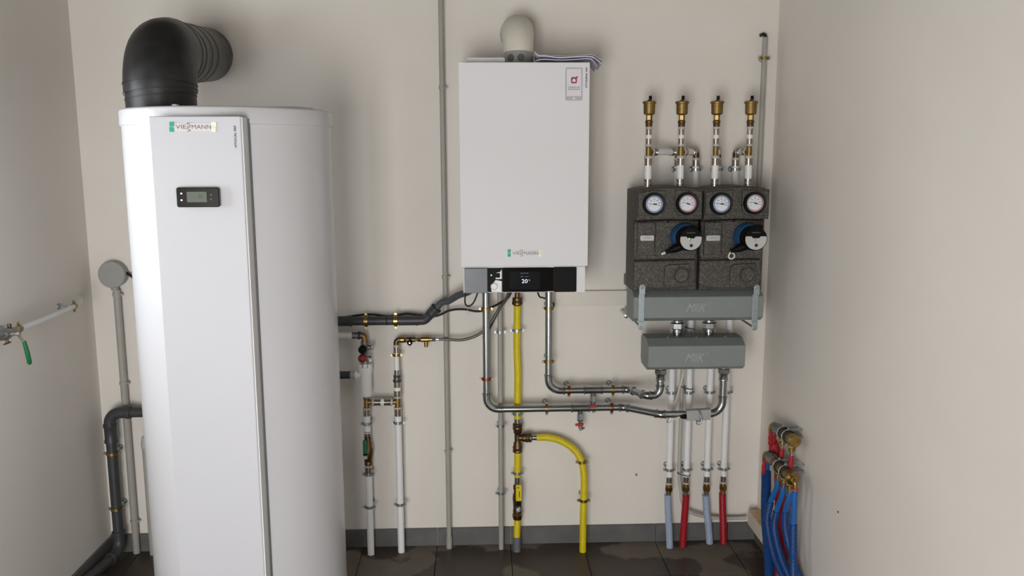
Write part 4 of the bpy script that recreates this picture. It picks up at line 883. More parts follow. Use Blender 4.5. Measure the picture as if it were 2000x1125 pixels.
# ================================================================== DISTRIBUTION MANIFOLDS
def manifold(label, x0, x1, zt, zb, ct, cb_, yf, yb, word_px, ends=True):
    # octagonal steel profile: front face zb+cb_ .. zt-ct
    t = thing('manifold', ((x0+x1)/2, -(yf+yb)/2, zb), label, 'manifold')
    c = 0.018
    pr = [(-yf, zb+cb_), (-yf+cb_*1.6, zb), (-yb-c, zb), (-yb, zb+c), (-yb, zt-c), (-yb-c, zt), (-yf+ct*2.0, zt), (-yf, zt-ct)]
    body = MB(); n = len(pr)
    vs = [V((x0, y, z)) for y, z in pr]+[V((x1, y, z)) for y, z in pr]
    fs = [[i, (i+1) % n, n+(i+1) % n, n+i] for i in range(n)]+[list(range(n)), [n+i for i in range(n-1, -1, -1)]]
    bm = bmesh.new(); bv_ = [bm.verts.new(v) for v in vs]
    for f_ in fs: bm.faces.new([bv_[i] for i in f_])
    bmesh.ops.bevel(bm, geom=bm.edges[:], offset=0.0012, segments=1, affect='EDGES'); bm.verts.index_update()
    body.add([v.co.copy() for v in bm.verts], [[v.index for v in f_.verts] for f_ in bm.faces]); bm.free()
    part(t, 'body', body, 'manifold', smooth=False)
    (wx0, wx1, wy0, wy1) = word_px
    a, b = W(wx0, wy1, yf+0.0006), W(wx1, wy0, yf+0.0006); w = b.x-a.x; h = b.z-a.z
    textpart(t, 'embossed_lettering', 'MIIK', 'embossed', V((a.x+w*0.43, -yf-0.0008, a.z+h*0.45)), 0.01, width=w*0.86, height=h*0.9, shear=0.45, ext=0.0006)
    textpart(t, 'embossed_numeral', '2', 'embossed', V((b.x-w*0.05, -yf-0.0008, b.z-h*0.12)), 0.01, width=w*0.1, height=h*0.38, shear=0.3, ext=0.0006)
    for k in (0.2, 0.5, 0.8): part(t, 'top_screw', MB().lathe((x0+(x1-x0)*k+0.01, -(yf+yb)/2-0.02, zt-0.0005), UP, [(0.004, 0), (0.004, 0.002), (0, 0.003)], 10), 'zinc')
    return t
MF, MBK = 0.27, 0.12
ux0, ux1 = WX(1237.5, 600, MF), WX(1491, 600, MF)
uzt = WZ(1360, 566.5, MF-0.032); uzb = WZ(1360, 626.5, MF-0.02)
manifold('wide upper grey steel manifold under the two pump groups', ux0, ux1, uzt, uzb, uzt-WZ(1360, 580, MF), WZ(1360, 620.5, MF)-uzb, MF, MBK, (1340, 1388, 591, 609))
lx0, lx1 = WX(1266, 700, MF), WX(1455.5, 700, MF)
lzt = WZ(1360, 660.5, MF-0.035); lzb = WZ(1360, 722, MF-0.016)
manifold('narrower lower grey steel manifold joined to the steel boiler pipes', lx0, lx1, lzt, lzb, lzt-WZ(1360, 676, MF), WZ(1360, 716.5, MF)-lzb, MF, MBK+0.005, (1338, 1383, 688, 707))
# strap brackets holding the upper manifold
for px, s in ((1253, 'left'), (1475.5, 'right')):
    xs = WX(px, 600, MF+0.006)
    zz = [WZ(px, y, MF+0.006) for y in (555, 572, 629, 646)]
    t = thing('strap_bracket', (xs, 0, zz[3]), s+' galvanised strap bracket clamping the upper grey manifold to the wall', 'bracket', 'manifold strap brackets')
    hw = 0.0108
    part(t, 'strap', MB().box2((xs-hw, -MF-0.0045, zz[2]), (xs+hw, -MF-0.0005, zz[1]), bev=0.0006), 'zincpale', smooth=False)
    part(t, 'strap_bend', MB().box2((xs-hw, -MF-0.0145, zz[1]-0.006), (xs+hw, -MF-0.0005, zz[1]-0.001), bev=0.0008), 'zincpale', smooth=False)
    part(t, 'strap_end', MB().slab([(xs-hw, zz[1]-0.002), (xs+hw, zz[1]-0.002)]+[(xs+hw*math.cos(a), zz[0]-hw+hw*math.sin(a)) for a in [math.pi*i/8 for i in range(9)]], -MF-0.0145, -MF-0.0100, bev=0.0006), 'zincpale')
    part(t, 'strap_end', MB().slab([(xs-hw*math.cos(a), zz[3]+hw-hw*math.sin(a)) for a in [math.pi*i/8 for i in range(9)]]+[(xs+hw, zz[2]+0.002), (xs-hw, zz[2]+0.002)], -MF-0.0075, -MF-0.0035, bev=0.0006), 'zincpale')
    for zq in (zz[0]-hw, zz[3]+hw):
        b_o = part(t, 'bolt', MB().lathe((xs, -MF-(0.0140 if zq > zz[1] else 0.0070), zq), FR, [(0.0062, 0), (0.0062, 0.002), (0.004, 0.0038), (0, 0.0038)], 16), 'zinc')
        part(b_o, 'slot', MB().box((xs, -MF-(0.0178 if zq > zz[1] else 0.0108), zq), (0.007, 0.0006, 0.0014), EX, EY, UP), 'dark')
        part(t, 'rod', MB().cyl((xs, -MF-0.005, zq), (xs, -0.004, zq), 0.004, 10), 'zincpale')
    ox = -0.035 if s == 'left' else 0.03
    part(t, 'wall_plate', MB().slab(rrect(xs-0.013, xs+0.013, zz[3], zz[0], 0.010), -0.006, 0.0, bev=0.001), 'zincpale')
    if s == 'left':
        za = zz[0]-hw
        part(t, 'rear_arm', MB().box2((xs-0.020, -0.13, za-0.030), (xs-0.014, -0.001, za+0.012), bev=0.002).cyl((xs-0.021, -0.10, za+0.004), (xs-0.024, -0.10, za+0.004), 0.006, 12).box2((xs-0.020, -0.245, za-0.006), (xs-0.012, -0.13, za+0.001), bev=0.002), 'plugdark')
        zbq = zz[3]+0.018
        part(t, 'rear_bolt', MB().cyl((xs-0.028, -0.118, zbq+0.008), (xs-0.028, -0.001, zbq+0.008), 0.006, 12).lathe((xs-0.028, -0.118, zbq+0.008), FR, [(0.010, 0), (0.010, 0.003), (0.005, 0.006), (0, 0.006)], 14), 'zinc')
# unions between the manifolds and towards the boiler
for px, s in ((1322.5, 'left'), (1384.5, 'right')):
    x = WX(px, 645, CO); t = thing('pipe_union', (x, -CO, lzt), s+' steel union nut between upper and lower grey manifolds', 'fitting', 'unions between manifolds')
    H_ = uzb-lzt; q = lambda k: V((x, -CO, lzt+H_*k))
    part(t, 'lower_tail', MB().cyl(q(0), q(0.32), 0.0145, 20), 'steelfit'); part(t, 'upper_tail', MB().cyl(q(0.6), q(1.0), 0.0148, 20), 'steelfit')
    part(t, 'collar', MB().cyl(q(0.16), q(0.42), 0.0195, 22, bev=0.002), 'steelfit'); part(t, 'nut', MB().hexn(q(0.38), q(0.74), 0.0265, 0.35), 'steelfit')
    part(t, 'collar', MB().cyl(q(0.72), q(0.9), 0.021, 22, bev=0.003), 'steelfit')
for c, s in ((cL, 'left'), (cR, 'right')):
    t = thing('pipe_union', (c.x, -CO, lzb-0.06), s+' union with brass ring below the lower grey manifold', 'fitting', 'unions below the lower manifold')
    z = lzb
    part(t, 'tail', MB().cyl((c.x, -CO, z+0.002), (c.x, -CO, z-0.008), 0.0175, 20), 'zinc')
    part(t, 'brass_ring', MB().cyl((c.x, -CO, z-0.005), (c.x, -CO, z-0.013), 0.0225, 24, bev=0.001), 'brass')
    part(t, 'nut', MB().hexn((c.x, -CO, z-0.012), (c.x, -CO, z-0.032), 0.0245, 0.2).lathe((c.x, -CO, z-0.030), DN, [(0.020, 0), (0.0165, 0.010), (0.0160, 0.022), (0.0175, 0.024), (0.0175, 0.030), (0.0145, 0.032)], 22), 'steelfit')
# ================================================================== PUMP GROUPS
PO = 0.30
UX = [WX(1244, 400, PO), WX(1375, 400, PO)]; UW = WX(1372.5, 400, PO)-UX[0]
def pz(y, o=PO): return WZ(1370, y, o)
def arch(x0, x1, zlow, zl_, zm, zr_, n=10):
    out = [(x0, zlow), (x1, zlow)]
    for i in range(n+1):
        k = i/n; z = (1-k)**2*zr_+2*k*(1-k)*(2*zm-(zr_+zl_)/2)+k*k*zl_; out.append((x1+(x0-x1)*k, z))
    return out
def gauge(t, c, redkind, ang):
    c = V(c)
    g = part(t, 'thermometer', MB().lathe(c+EY*0.006, FR, [(0.0400, 0), (0.0400, 0.014), (0.0380, 0.018), (0.0300, 0.0165), (0.0298, 0.013), (0, 0.013)], 48), 'bezel', 'red rimmed thermometer dial' if redkind else 'blue rimmed thermometer dial')
    dc = c+EY*0.006+FR*0.0132
    part(g, 'dial', MB().lathe(dc, FR, [(0.0297, 0), (0.0297, 0.0006), (0, 0.0006)], 48), 'dial')
    def arc_ring(a0, a1, r0, r1, nm, mt, dd_):
        vs = []; fs = []; n = 32
        for i in range(n+1):
            a = math.radians(a0+(a1-a0)*i/n)
            for r in (r0, r1): vs.append(dc+FR*dd_+EX*(r*math.cos(a))+UP*(r*math.sin(a)))
        for i in range(n): fs.append([2*i, 2*i+1, 2*i+3, 2*i+2])
        part(g, nm, MB().add(vs, fs), mt)
    if redkind: arc_ring(-120, 90, 0.0250, 0.0282, 'dial_rim', 'dialred', 0.0009); arc_ring(90, 240, 0.0250, 0.0282, 'dial_rim', 'dialgrey', 0.0009)
    else: arc_ring(0, 360, 0.0250, 0.0282, 'dial_rim', 'dialblue', 0.0009)
    for i, a in enumerate((205, 172, 135, 92, 50, 14, -14)):
        ra = math.radians(a); u = EX*math.cos(ra)+UP*math.sin(ra)
        part(g, 'tick', MB().box(dc+FR*0.0009+u*0.0226, (0.0036, 0.0004, 0.0008), u, EY, u.cross(EY)), 'ink')
        textpart(g, 'dial_numeral', str(20*i), 'ink', dc+FR*0.0009+u*0.0170, 0.0070, ext=0.0001)
    textpart(g, 'dial_unit', '°C', 'ink', dc+FR*0.0009+UP*0.0085, 0.0048, ext=0.0001)
    ra = math.radians(ang); u = EX*math.cos(ra)+UP*math.sin(ra); v = u.cross(EY)
    nd = MB().slab([(-0.0215, 0), (0.0, 0.0012), (0.004, 0.0022), (0.0095, 0.0022), (0.0095, -0.0022), (0.004, -0.0022), (0.0, -0.0012)], 0, 0.0004, org=dc+FR*0.0018, U=-u*-1, Z=v, D=EY)
    part(g, 'needle', nd.cyl(dc+FR*0.0006, dc+FR*0.003, 0.0028, 14), 'ink')
for ui in (0, 1):
    X0 = UX[ui]; X1 = X0+UW; xm = (X0+X1)/2
    lab = ('left dark speckled foam pump group, pump showing a green light', 'right dark speckled foam pump group, pump cable curled into a loop')[ui]
    t = thing('pump_group', (xm, -CO, uzt), lab, 'pump', 'pump groups')
    zt_, zb_2 = pz(366), pz(568, 0.27)
    part(t, 'rear_shell', MB().slab(arch(X0+0.001, X1-0.001, zb_2, zt_-0.012, zt_+0.002, zt_-0.006), -0.262, -0.09, bev=0.010, seg=3), 'epp')
    tc = part(t, 'top_cover', MB().slab(arch(X0+0.001, X1, pz(428.5), zt_-0.014, zt_-0.001, zt_-0.009), -PO, -0.255, bev=0.005), 'epp')
    # raised pads around the two thermometers, leaving a channel between
    part(tc, 'gauge_pad', MB().slab([(X0+0.003, pz(420)), (X0+0.068, pz(420)), (X0+0.090, pz(415)), (X0+0.099, pz(404)), (X0+0.100, pz(371.5)), (X0+0.050, pz(371.5)), (X0+0.004, pz(376))], -PO-0.011, -PO+0.003, bev=0.004), 'epp')
    part(tc, 'gauge_pad', MB().slab([(X1-0.003, pz(421)), (X0+0.150, pz(421)), (X0+0.138, pz(412)), (X0+0.134, pz(402)), (X0+0.134, pz(371)), (X1-0.03, pz(372)), (X1-0.004, pz(374))], -PO-0.010, -PO+0.003, bev=0.004), 'epp')
    mx0, mx1 = X0-0.006, X1-0.010
    mo = 0.288
    mz0, mz1 = pz(506.5), pz(432)
    mc = part(t, 'middle_cover', MB().slab([(mx0, mz0+0.012), (mx0+0.006, mz0+0.003), (mx0+0.016, mz0), (mx1-0.016, mz0-0.001), (mx1-0.004, mz0+0.012), (mx1, mz0+0.04), (mx1, mz1), (xm, mz1+0.003), (mx0, mz1-0.002)], -mo, -0.25, bev=0.006), 'epp')
    part(mc, 'side_panel', MB().slab(rrect(mx0+0.012, mx0+0.074, pz(498.5), pz(434.5), 0.004), -mo-0.010, -mo+0.002, bev=0.003), 'epp')
    part(mc, 'motor_panel', MB().slab([(mx0+0.078, pz(500)), (mx1-0.020, pz(496)), (mx1-0.012, pz(490)), (mx1-0.012, pz(441)), (mx1-0.020, pz(435)), (mx0+0.078, pz(434))], -mo-0.004, -mo+0.002, bev=0.0015), 'epp')
    part(mc, 'cable_notch', MB().box2((xm-0.006, -mo-0.0045, mz1-0.004), (xm, -mo+0.004, mz1+0.004), bev=0.001), 'dark')
    bx_ = (1264, 1393)[ui]
    ba, bb_ = W(bx_-13.5, 470.5, mo+0.010), W(bx_+13.5, 459.5, mo+0.010)
    bd = part(t, 'nameplate', MB().slab(rrect(ba.x, bb_.x, ba.z, bb_.z, 0.004), -mo-0.0125, -mo-0.0095, bev=0.001), 'badge')
    textpart(bd, 'nameplate_lettering', 'meibes', 'badgetext', V(((ba.x+bb_.x)/2, -mo-0.0126, (ba.z+bb_.z)/2+0.002)), 0.01, width=(bb_.x-ba.x)*0.62, height=0.006, ext=0.0002)
    # lower cover
    lz0, lz1 = pz(565.5), pz(508.5)
    lc = part(t, 'lower_cover', MB().slab([(mx0+0.002, lz0+0.022), (mx0+0.010, lz0+0.008), (mx0+0.028, lz0+0.002), (xm, lz0-0.001), (mx1-0.03, lz0+0.002), (mx1-0.008, lz0+0.012), (mx1-0.001, lz0+0.05), (mx1-0.003, lz1-0.006), (mx1-0.008, lz1), (mx0+0.004, lz1-0.003)], -PO+0.020, -0.25, bev=0.007), 'epp')
    sx0 = mx0+0.113
    part(lc, 'inset_panel', MB().slab([(sx0, pz(558)), (sx0+0.044, pz(560)), (sx0+0.090, pz(557)), (sx0+0.094, pz(537)), (sx0+0.092, pz(516)), (sx0+0.012, pz(518)), (sx0+0.001, pz(522))], -PO+0.011, -PO+0.022, bev=0.003), 'epp')
    part(lc, 'round_plug', MB().lathe((sx0+0.062, -PO+0.014, pz(537.5)), FR, [(0.0245, 0), (0.0245, 0.0085), (0.0225, 0.0105), (0, 0.0105)], 32), 'epp')
    part(lc, 'plug_collar', MB().torus((sx0+0.062, -PO+0.011, pz(537.5)), FR, 0.0292, 0.0028, 32), 'epp')
    gpx = ((1277, 398.5), (1342, 397.5)) if ui == 0 else ((1408, 398), (1473.5, 396.5))
    gauge(t, W(*gpx[0], PO+0.013), False, -4); gauge(t, W(*gpx[1], PO+0.013), True, -17)
    # pump motor
    fc = W(*((1349.5, 467.5), (1476.5, 467))[ui], 0.398)
    cx_, cz_ = fc.x, fc.z
    mt = part(t, 'motor', MB().lathe((cx_, -mo, cz_), FR, [(0.050, 0), (0.050, 0.02), (0.047, 0.05), (0.043, 0.055)], 48), 'bluepump', 'blue pump motor housing')
    hd_ = part(t, 'control_head', MB().lathe((cx_, -mo-0.045, cz_), FR, [(0.042, 0), (0.0425, 0.05), (0.0405, 0.062), (0.038, 0.065), (0, 0.065)], 48), 'blackmatte', 'black control head')
    yf_ = -mo-0.045-0.065
    R_ = 0.0372; pts = []
    a0 = math.radians(15); a1 = math.radians(165)
    for i in range(33):
        a = a1+(2*math.pi-(a1-a0))*i/32; pts.append((cx_+R_*math.cos(a), cz_+R_*math.sin(a)))
    zc_ = cz_+R_*math.sin(a0)
    pts += [(cx_+0.016, zc_), (cx_+0.011, zc_-0.0065), (cx_-0.011, zc_-0.0065), (cx_-0.016, zc_)]
    part(hd_, 'face_plate', MB().slab(pts, yf_-0.001, yf_+0.001, bev=0.0), 'faceplate')
    textpart(hd_, 'head_lettering', 'meibes', 'plugdark', V((cx_, yf_-0.0002, cz_+0.0235)), 0.01, width=0.030, height=0.006, ext=0.0004)
    for i in range(5):
        part(hd_, 'level_bar', MB().box((cx_-0.002, yf_-0.0013, cz_+0.004-0.0032*i), (0.0042-0.0007*i, 0.0006, 0.0014)), 'ink')
    if ui == 0: part(hd_, 'status_light', MB().lathe((cx_-0.0062, yf_-0.001, cz_+0.003), FR, [(0.0018, 0), (0.0015, 0.0006), (0, 0.0008)], 10), 'led')
    part(hd_, 'push_button', MB().lathe((cx_+0.0015, yf_-0.001, cz_-0.0215), FR, [(0.0058, 0), (0.0058, 0.001), (0.0025, 0.0012), (0.0022, 0.0008), (0, 0.0008)], 20), 'ink')
    part(hd_, 'latch', MB().box((cx_+0.006, yf_+0.03, cz_+0.043), (0.008, 0.02, 0.006), bev=0.001).box((cx_+0.020, yf_+0.03, cz_+0.041), (0.018, 0.03, 0.010), bev=0.002), 'blackmatte')
    # plug and cable
    p0 = V((cx_-0.022, yf_+0.035, cz_-0.026)); p1 = W(1300+126.5*ui, 493-2*ui, 0.35)
    dv_ = (p1-p0).normalized()
    pg = part(t, 'power_plug', MB().tube([p0, p0+dv_*0.03, p0+dv_*0.032, p1-dv_*0.018, p1-dv_*0.016, p1], [0.015, 0.015, 0.0125, 0.011, 0.0085, 0.0065], 10), 'blackmatte')
    if ui == 0: part(pg, 'cable', MB().tube([p1-dv_*0.004, p1+dv_*0.008, p1+dv_*0.016], [0.0045, 0.0045, 0.0042], 10), 'cablewhite')
    else:
        lc_ = W(1429.5, 500, 0.345); q = []
        for i in range(21):
            a = math.radians(150+320*i/20); q.append(lc_+EX*(0.0115*math.cos(a))+UP*(0.0105*math.sin(a))+EY*(0.0006*i))
        part(pg, 'cable', MB().tube([p1-dv_*0.004]+q[0:], 0.0030, 8), 'cablewhite')
# ================================================================== RISERS WITH AIR VENTS
RX = [0.612, 0.731, 0.859, 0.983]; PXR = [0.750, 0.8195, 0.9035, 0.9715]; RO = 0.06
names = ['leftmost', 'second from left', 'third from left', 'rightmost']
floorcol = [('sleevelblue', 'pipeblue', 'pale blue', (1304, 966), (1308, 1069)), ('sleevered', 'pipered', 'red', (1340, 967), (1333, 1068)), ('sleevelblue', 'pipeblue', 'pale blue', (1378, 966), (1386, 1061)), ('sleevered', 'pipered', 'red', (1411, 963), (1413, 1061))]
for i in range(4):
    x = RX[i]
    def rz(y): return WZ(1360, y, CO)
    def Rr(y): return v3(x, -CO, rz(y))
    t = thing('riser_pipe', Rr(366), names[i]+' short white riser with brass tee above the pump groups', 'pipe', 'risers above the pumps')
    part(t, 'press_sleeve', sleeve(Rr(368), Rr(349), 0.0135), 'sleeve')
    part(t, 'pipe', MB().cyl(Rr(350), Rr(318), 0.0128, 18), 'whitepipe')
    part(t, 'press_sleeve', sleeve(Rr(323), Rr(309), 0.0136), 'sleeve'); part(t, 'milky_ring', ring(Rr(309.5), Rr(304), 0.0150), 'translucent')
    part(t, 'tee', MB().cyl(Rr(305), Rr(286), 0.0098, 18, bev=0.001), 'brassdull')
    part(t, 'milky_ring', ring(Rr(286), Rr(281.5), 0.0122), 'translucent'); part(t, 'press_sleeve', sleeve(Rr(282), Rr(270.5), 0.0108), 'sleeve')
    part(t, 'pipe', MB().cyl(Rr(272), Rr(260), 0.0102, 18), 'whitepipe')
    part(t, 'press_sleeve', sleeve(Rr(263.5), Rr(252), 0.0108), 'sleeve'); part(t, 'milky_ring', ring(Rr(252), Rr(247.5), 0.0122), 'translucent')
    part(t, 'reducer', MB().lathe(Rr(248), UP, [(0.0108, 0), (0.0122, 0.003), (0.0125, 0.014), (0.0140, 0.016), (0.0140, 0.021), (0.0105, 0.025)], 18), 'brassdark')
    # branch to the wall pipe
    zt2 = rz(296.5); tgt = v3(PXR[i], -RO, zt2); s0 = v3(x, -CO, zt2); d = (tgt-s0); L_ = d.length; d.normalize()
    part(t, 'tee_branch', MB().cyl(s0, s0+d*0.018, 0.0112, 16), 'brassdull')
    part(t, 'milky_ring', ring(s0+d*0.017, s0+d*0.024, 0.0148), 'translucent')
    Lb = L_-0.028
    part(t, 'press_sleeve', sleeve(s0+d*0.024, s0+d*min(0.046, Lb*0.5), 0.0136), 'sleeve')
    part(t, 'branch_pipe', MB().cyl(s0+d*0.03, s0+d*(Lb-0.005), 0.0126, 18), 'whitepipe')
    part(t, 'press_sleeve', sleeve(s0+d*max(Lb-0.022, Lb*0.55), s0+d*Lb, 0.0136), 'sleeve'); part(t, 'milky_ring', ring(s0+d*Lb, s0+d*(Lb+0.006), 0.0148), 'translucent')
    eb2 = rounded([s0+d*(Lb+0.004), tgt, tgt-v3(0, 0, 0.026)], 0.011)
    part(t, 'elbow', MB().tube(eb2, 0.0115, 16), 'brassdark')
    # air vent
    av = thing('air_vent', Rr(236), names[i]+' brass automatic air vent with black cap above the pump groups', 'air vent', 'brass air vents')
    part(av, 'nut', MB().cyl(Rr(237), Rr(234), 0.009, 16).hexn(Rr(235), Rr(224.5), 0.0112, 0.25), 'brass')
    part(av, 'float_chamber', MB().lathe(Rr(225), UP, [(0.0095, 0), (0.0165, 0.002), (0.0205, 0.005), (0.0212, rz(202)-rz(225))], 32), 'brassdull')
    part(av, 'chamber_lid', MB().lathe(Rr(202.5), UP, [(0.0235, 0), (0.0245, 0.0015), (0.0245, 0.006), (0.022, 0.009), (0.008, 0.010), (0.006, 0.014)], 32), 'brassdull')
    part(av, 'cap', MB().cyl(v3(x+0.003, -CO, rz(195)), v3(x+0.003, -CO, rz(187)), 0.0056, 14, bev=0.0008).cyl(v3(x+0.003, -CO, rz(198)), v3(x+0.003, -CO, rz(194.5)), 0.0042, 12), 'blackmatte', 'black screw cap')
    # wall pipe down to the floor
    X = PXR[i]
    def wz(y): return WZ(1360, y, RO)
    def Wp(y): return v3(X, -RO, wz(y))
    sm, im, cn_, (tx, ty), (bx2, by2) = floorcol[i]
    wp = thing('heating_pipe', Wp(960), names[i]+' white wall pipe behind the manifolds, ending in '+cn_+' floor sleeve', 'pipe', 'white pipes behind the manifolds')
    part(wp, 'pipe', MB().cyl(Wp(930), v3(X, -RO, zt2-0.034), 0.0128, 20), 'whitepipe')
    part(wp, 'press_sleeve', sleeve(v3(X, -RO, zt2-0.055), v3(X, -RO, zt2-0.030), 0.0138), 'sleeve'); part(wp, 'milky_ring', ring(v3(X, -RO, zt2-0.031), v3(X, -RO, zt2-0.022), 0.0150), 'translucent')
    part(wp, 'press_sleeve', sleeve(Wp(942), Wp(927), 0.0120), 'sleeve'); part(wp, 'milky_ring', ring(Wp(944.5), Wp(941), 0.0138), 'translucent')
    part(wp, 'brass_coupling', MB().lathe(Wp(944), DN, [(0.0125, 0), (0.0125, 0.008), (0.0100, 0.009), (0.0100, 0.011)], 18).hexn(Wp(949), Wp(957), 0.0165, 0.2).cyl(Wp(957), Wp(960), 0.0125, 18), 'brass')
    part(wp, 'press_sleeve', sleeve(Wp(969), Wp(959), 0.0098), 'sleeve')
    # floor end
    hxp, hzp = WX(tx, ty, RO), WZ(tx, ty, RO)
    d_ = rgt*((bx2-1000)/FPX)+upv*((562.5-by2)/FPX)+fwd; pf = CAM+d_*(-CAM.z/d_.z)
    part(wp, 'inner_pipe', MB().tube([Wp(966), v3((X+hxp)/2, -RO, hzp+0.006), v3(hxp, -RO-0.001, hzp-0.03)], 0.0088, 16), im, cn_+' inner pipe' if cn_ == 'red' else 'blue inner pipe')
    slp = spline([v3(hxp, -RO-0.001, hzp), v3(hxp+(pf.x-hxp)*0.3, -RO+(pf.y+RO)*0.3, hzp*0.68), v3(hxp+(pf.x-hxp)*0.75, -RO+(pf.y+RO)*0.75, hzp*0.3), v3(pf.x, pf.y, 0.0)], 16)
    nm_s = ('pale blue corrugated floor sleeve nearest the yellow pipe', 'red corrugated floor sleeve between the two pale blue ones', 'pale blue corrugated floor sleeve between the two red ones', 'red corrugated floor sleeve nearest the right corner')[i]
    sl = thing('corrugated_sleeve', v3(pf.x, pf.y, 0), nm_s, 'pipe sleeve', 'corrugated floor sleeves')
    part(sl, 'tube', ribbed(MB(), slp, 0.0145, 0.0052, 0.0013, 18), sm)
    for y, s in ((331, 'above the pump groups'), (766, 'just below the lower manifold'), (916, 'above the brass coupling')):
        clamp('pipe_clamp', Wp(y), UP, 0.0128, 'clampzinc', 'zinc clamp '+s+' on the '+names[i]+' wall pipe', wdist=RO, group='clamps on white pipes')
# cable ties on the second wall pipe, grey flexible conduit
FO2 = 0.05
gx2 = PXR[1]-0.026
fxp = spline([v3(gx2+0.004, -FO2, WZ(1340, 600, FO2)), v3(gx2, -FO2, WZ(1337, 735, FO2)), v3(gx2-0.001, -FO2, WZ(1333, 830, FO2)), v3(gx2-0.001, -FO2, WZ(1331, 920, FO2)), W(1330, 960, FO2), W(1333, 982, FO2), W(1346, 999, FO2), W(1372, 1008, 0.045), W(1405, 1012, 0.04), W(1440, 1012, 0.035), V((1.078, -0.04, WZ(1462, 1011, 0.04)))], 10)
solo('flexible_conduit', MB().tube(fxp, 0.0070, 14), 'conduitlt', fxp[0], 'grey flexible conduit curving from the second wall pipe to the timber board', 'conduit')
for y, s in ((640, 'highest, between the manifolds'), (757, 'middle, just below the lower manifold'), (926, 'lowest, above the brass coupling')):
    c = v3(PXR[1]-0.010, -RO+0.003, WZ(1350, y, RO)); vs = []
    q = [c+V((0.026*math.cos(a), 0.019*math.sin(a), -0.006*math.cos(a))) for a in [2*math.pi*i/24 for i in range(25)]]
    solo('cable_tie', MB().tube(q, 0.0016, 6, caps=False), 'blackrubber', c, 'black cable tie around the second wall pipe, '+s, 'cable tie', 'cable ties')
# sensor on lower steel run
so_ = CO+RS+0.014
se = thing('pipe_sensor', W(1365, 822, so_), 'grey clip-on temperature sensor strapped to the lower steel pipe', 'sensor')
sa, sb = W(1341, 823, so_), W(1389, 800, so_)
part(se, 'case', MB().slab([(sa.x+0.001, sa.z+0.001), (sb.x, sa.z+0.004), (sb.x, sb.z), (sa.x, sb.z-0.004)], -so_, -so_+0.026, bev=0.002), 'sensor')
part(se, 'button', MB().lathe(W(1381.5, 810.5, so_), FR, [(0.0075, 0), (0.0075, 0.0008), (0.006, 0.0014), (0, 0.0014)], 20), 'sensor')
sc_ = W(1360, 811, so_-0.012)
qq = [sc_+V((0.004+0.006*math.sin(a), -0.028*math.sin(a), 0.024*math.cos(a))) for a in [2*math.pi*i/28 for i in range(29)]]
part(se, 'strap', MB().tube(qq, 0.0028, 8, caps=False), 'zincpale')
tl2 = [sc_+V((0.012, -0.026, 0.0)), sc_+V((0.014, -0.03, -0.014)), sc_+V((0.006, -0.03, -0.026)), sc_+V((-0.004, -0.028, -0.025)), sc_+V((-0.005, -0.024, -0.018))]
part(se, 'strap_tail', MB().tube(spline(tl2, 5), 0.0026, 8), 'zincpale')
pq = W(1341, 814, so_-0.010)
part(se, 'cable_gland', MB().box(pq+V((-0.008, 0, 0.001)), (0.020, 0.016, 0.016), bev=0.003).box(pq+V((-0.020, 0, 0.0)), (0.010, 0.010, 0.010), bev=0.002), 'blackmatte')
cable([pq+V((-0.022, 0, 0)), W(1320, 817, 0.2), W(1308, 824, 0.19), W(1303, 825, 0.16), W(1306, 815, 0.12), W(1316, 795, 0.09), W(1328, 757, 0.09), W(1334, 735, 0.1), W(1338, 715, 0.11)], 0.0027, 'cream cable from the grey sensor up behind the lower manifold', 'cablewhite', 'sensor_cable')
cable([W(1312, 806, 0.10), W(1322, 775, 0.095), W(1330, 745, 0.098), W(1334, 715, 0.11)], 0.0022, 'thin white cable beside the sensor cable below the lower manifold', 'cablewhite', 'white_cable')
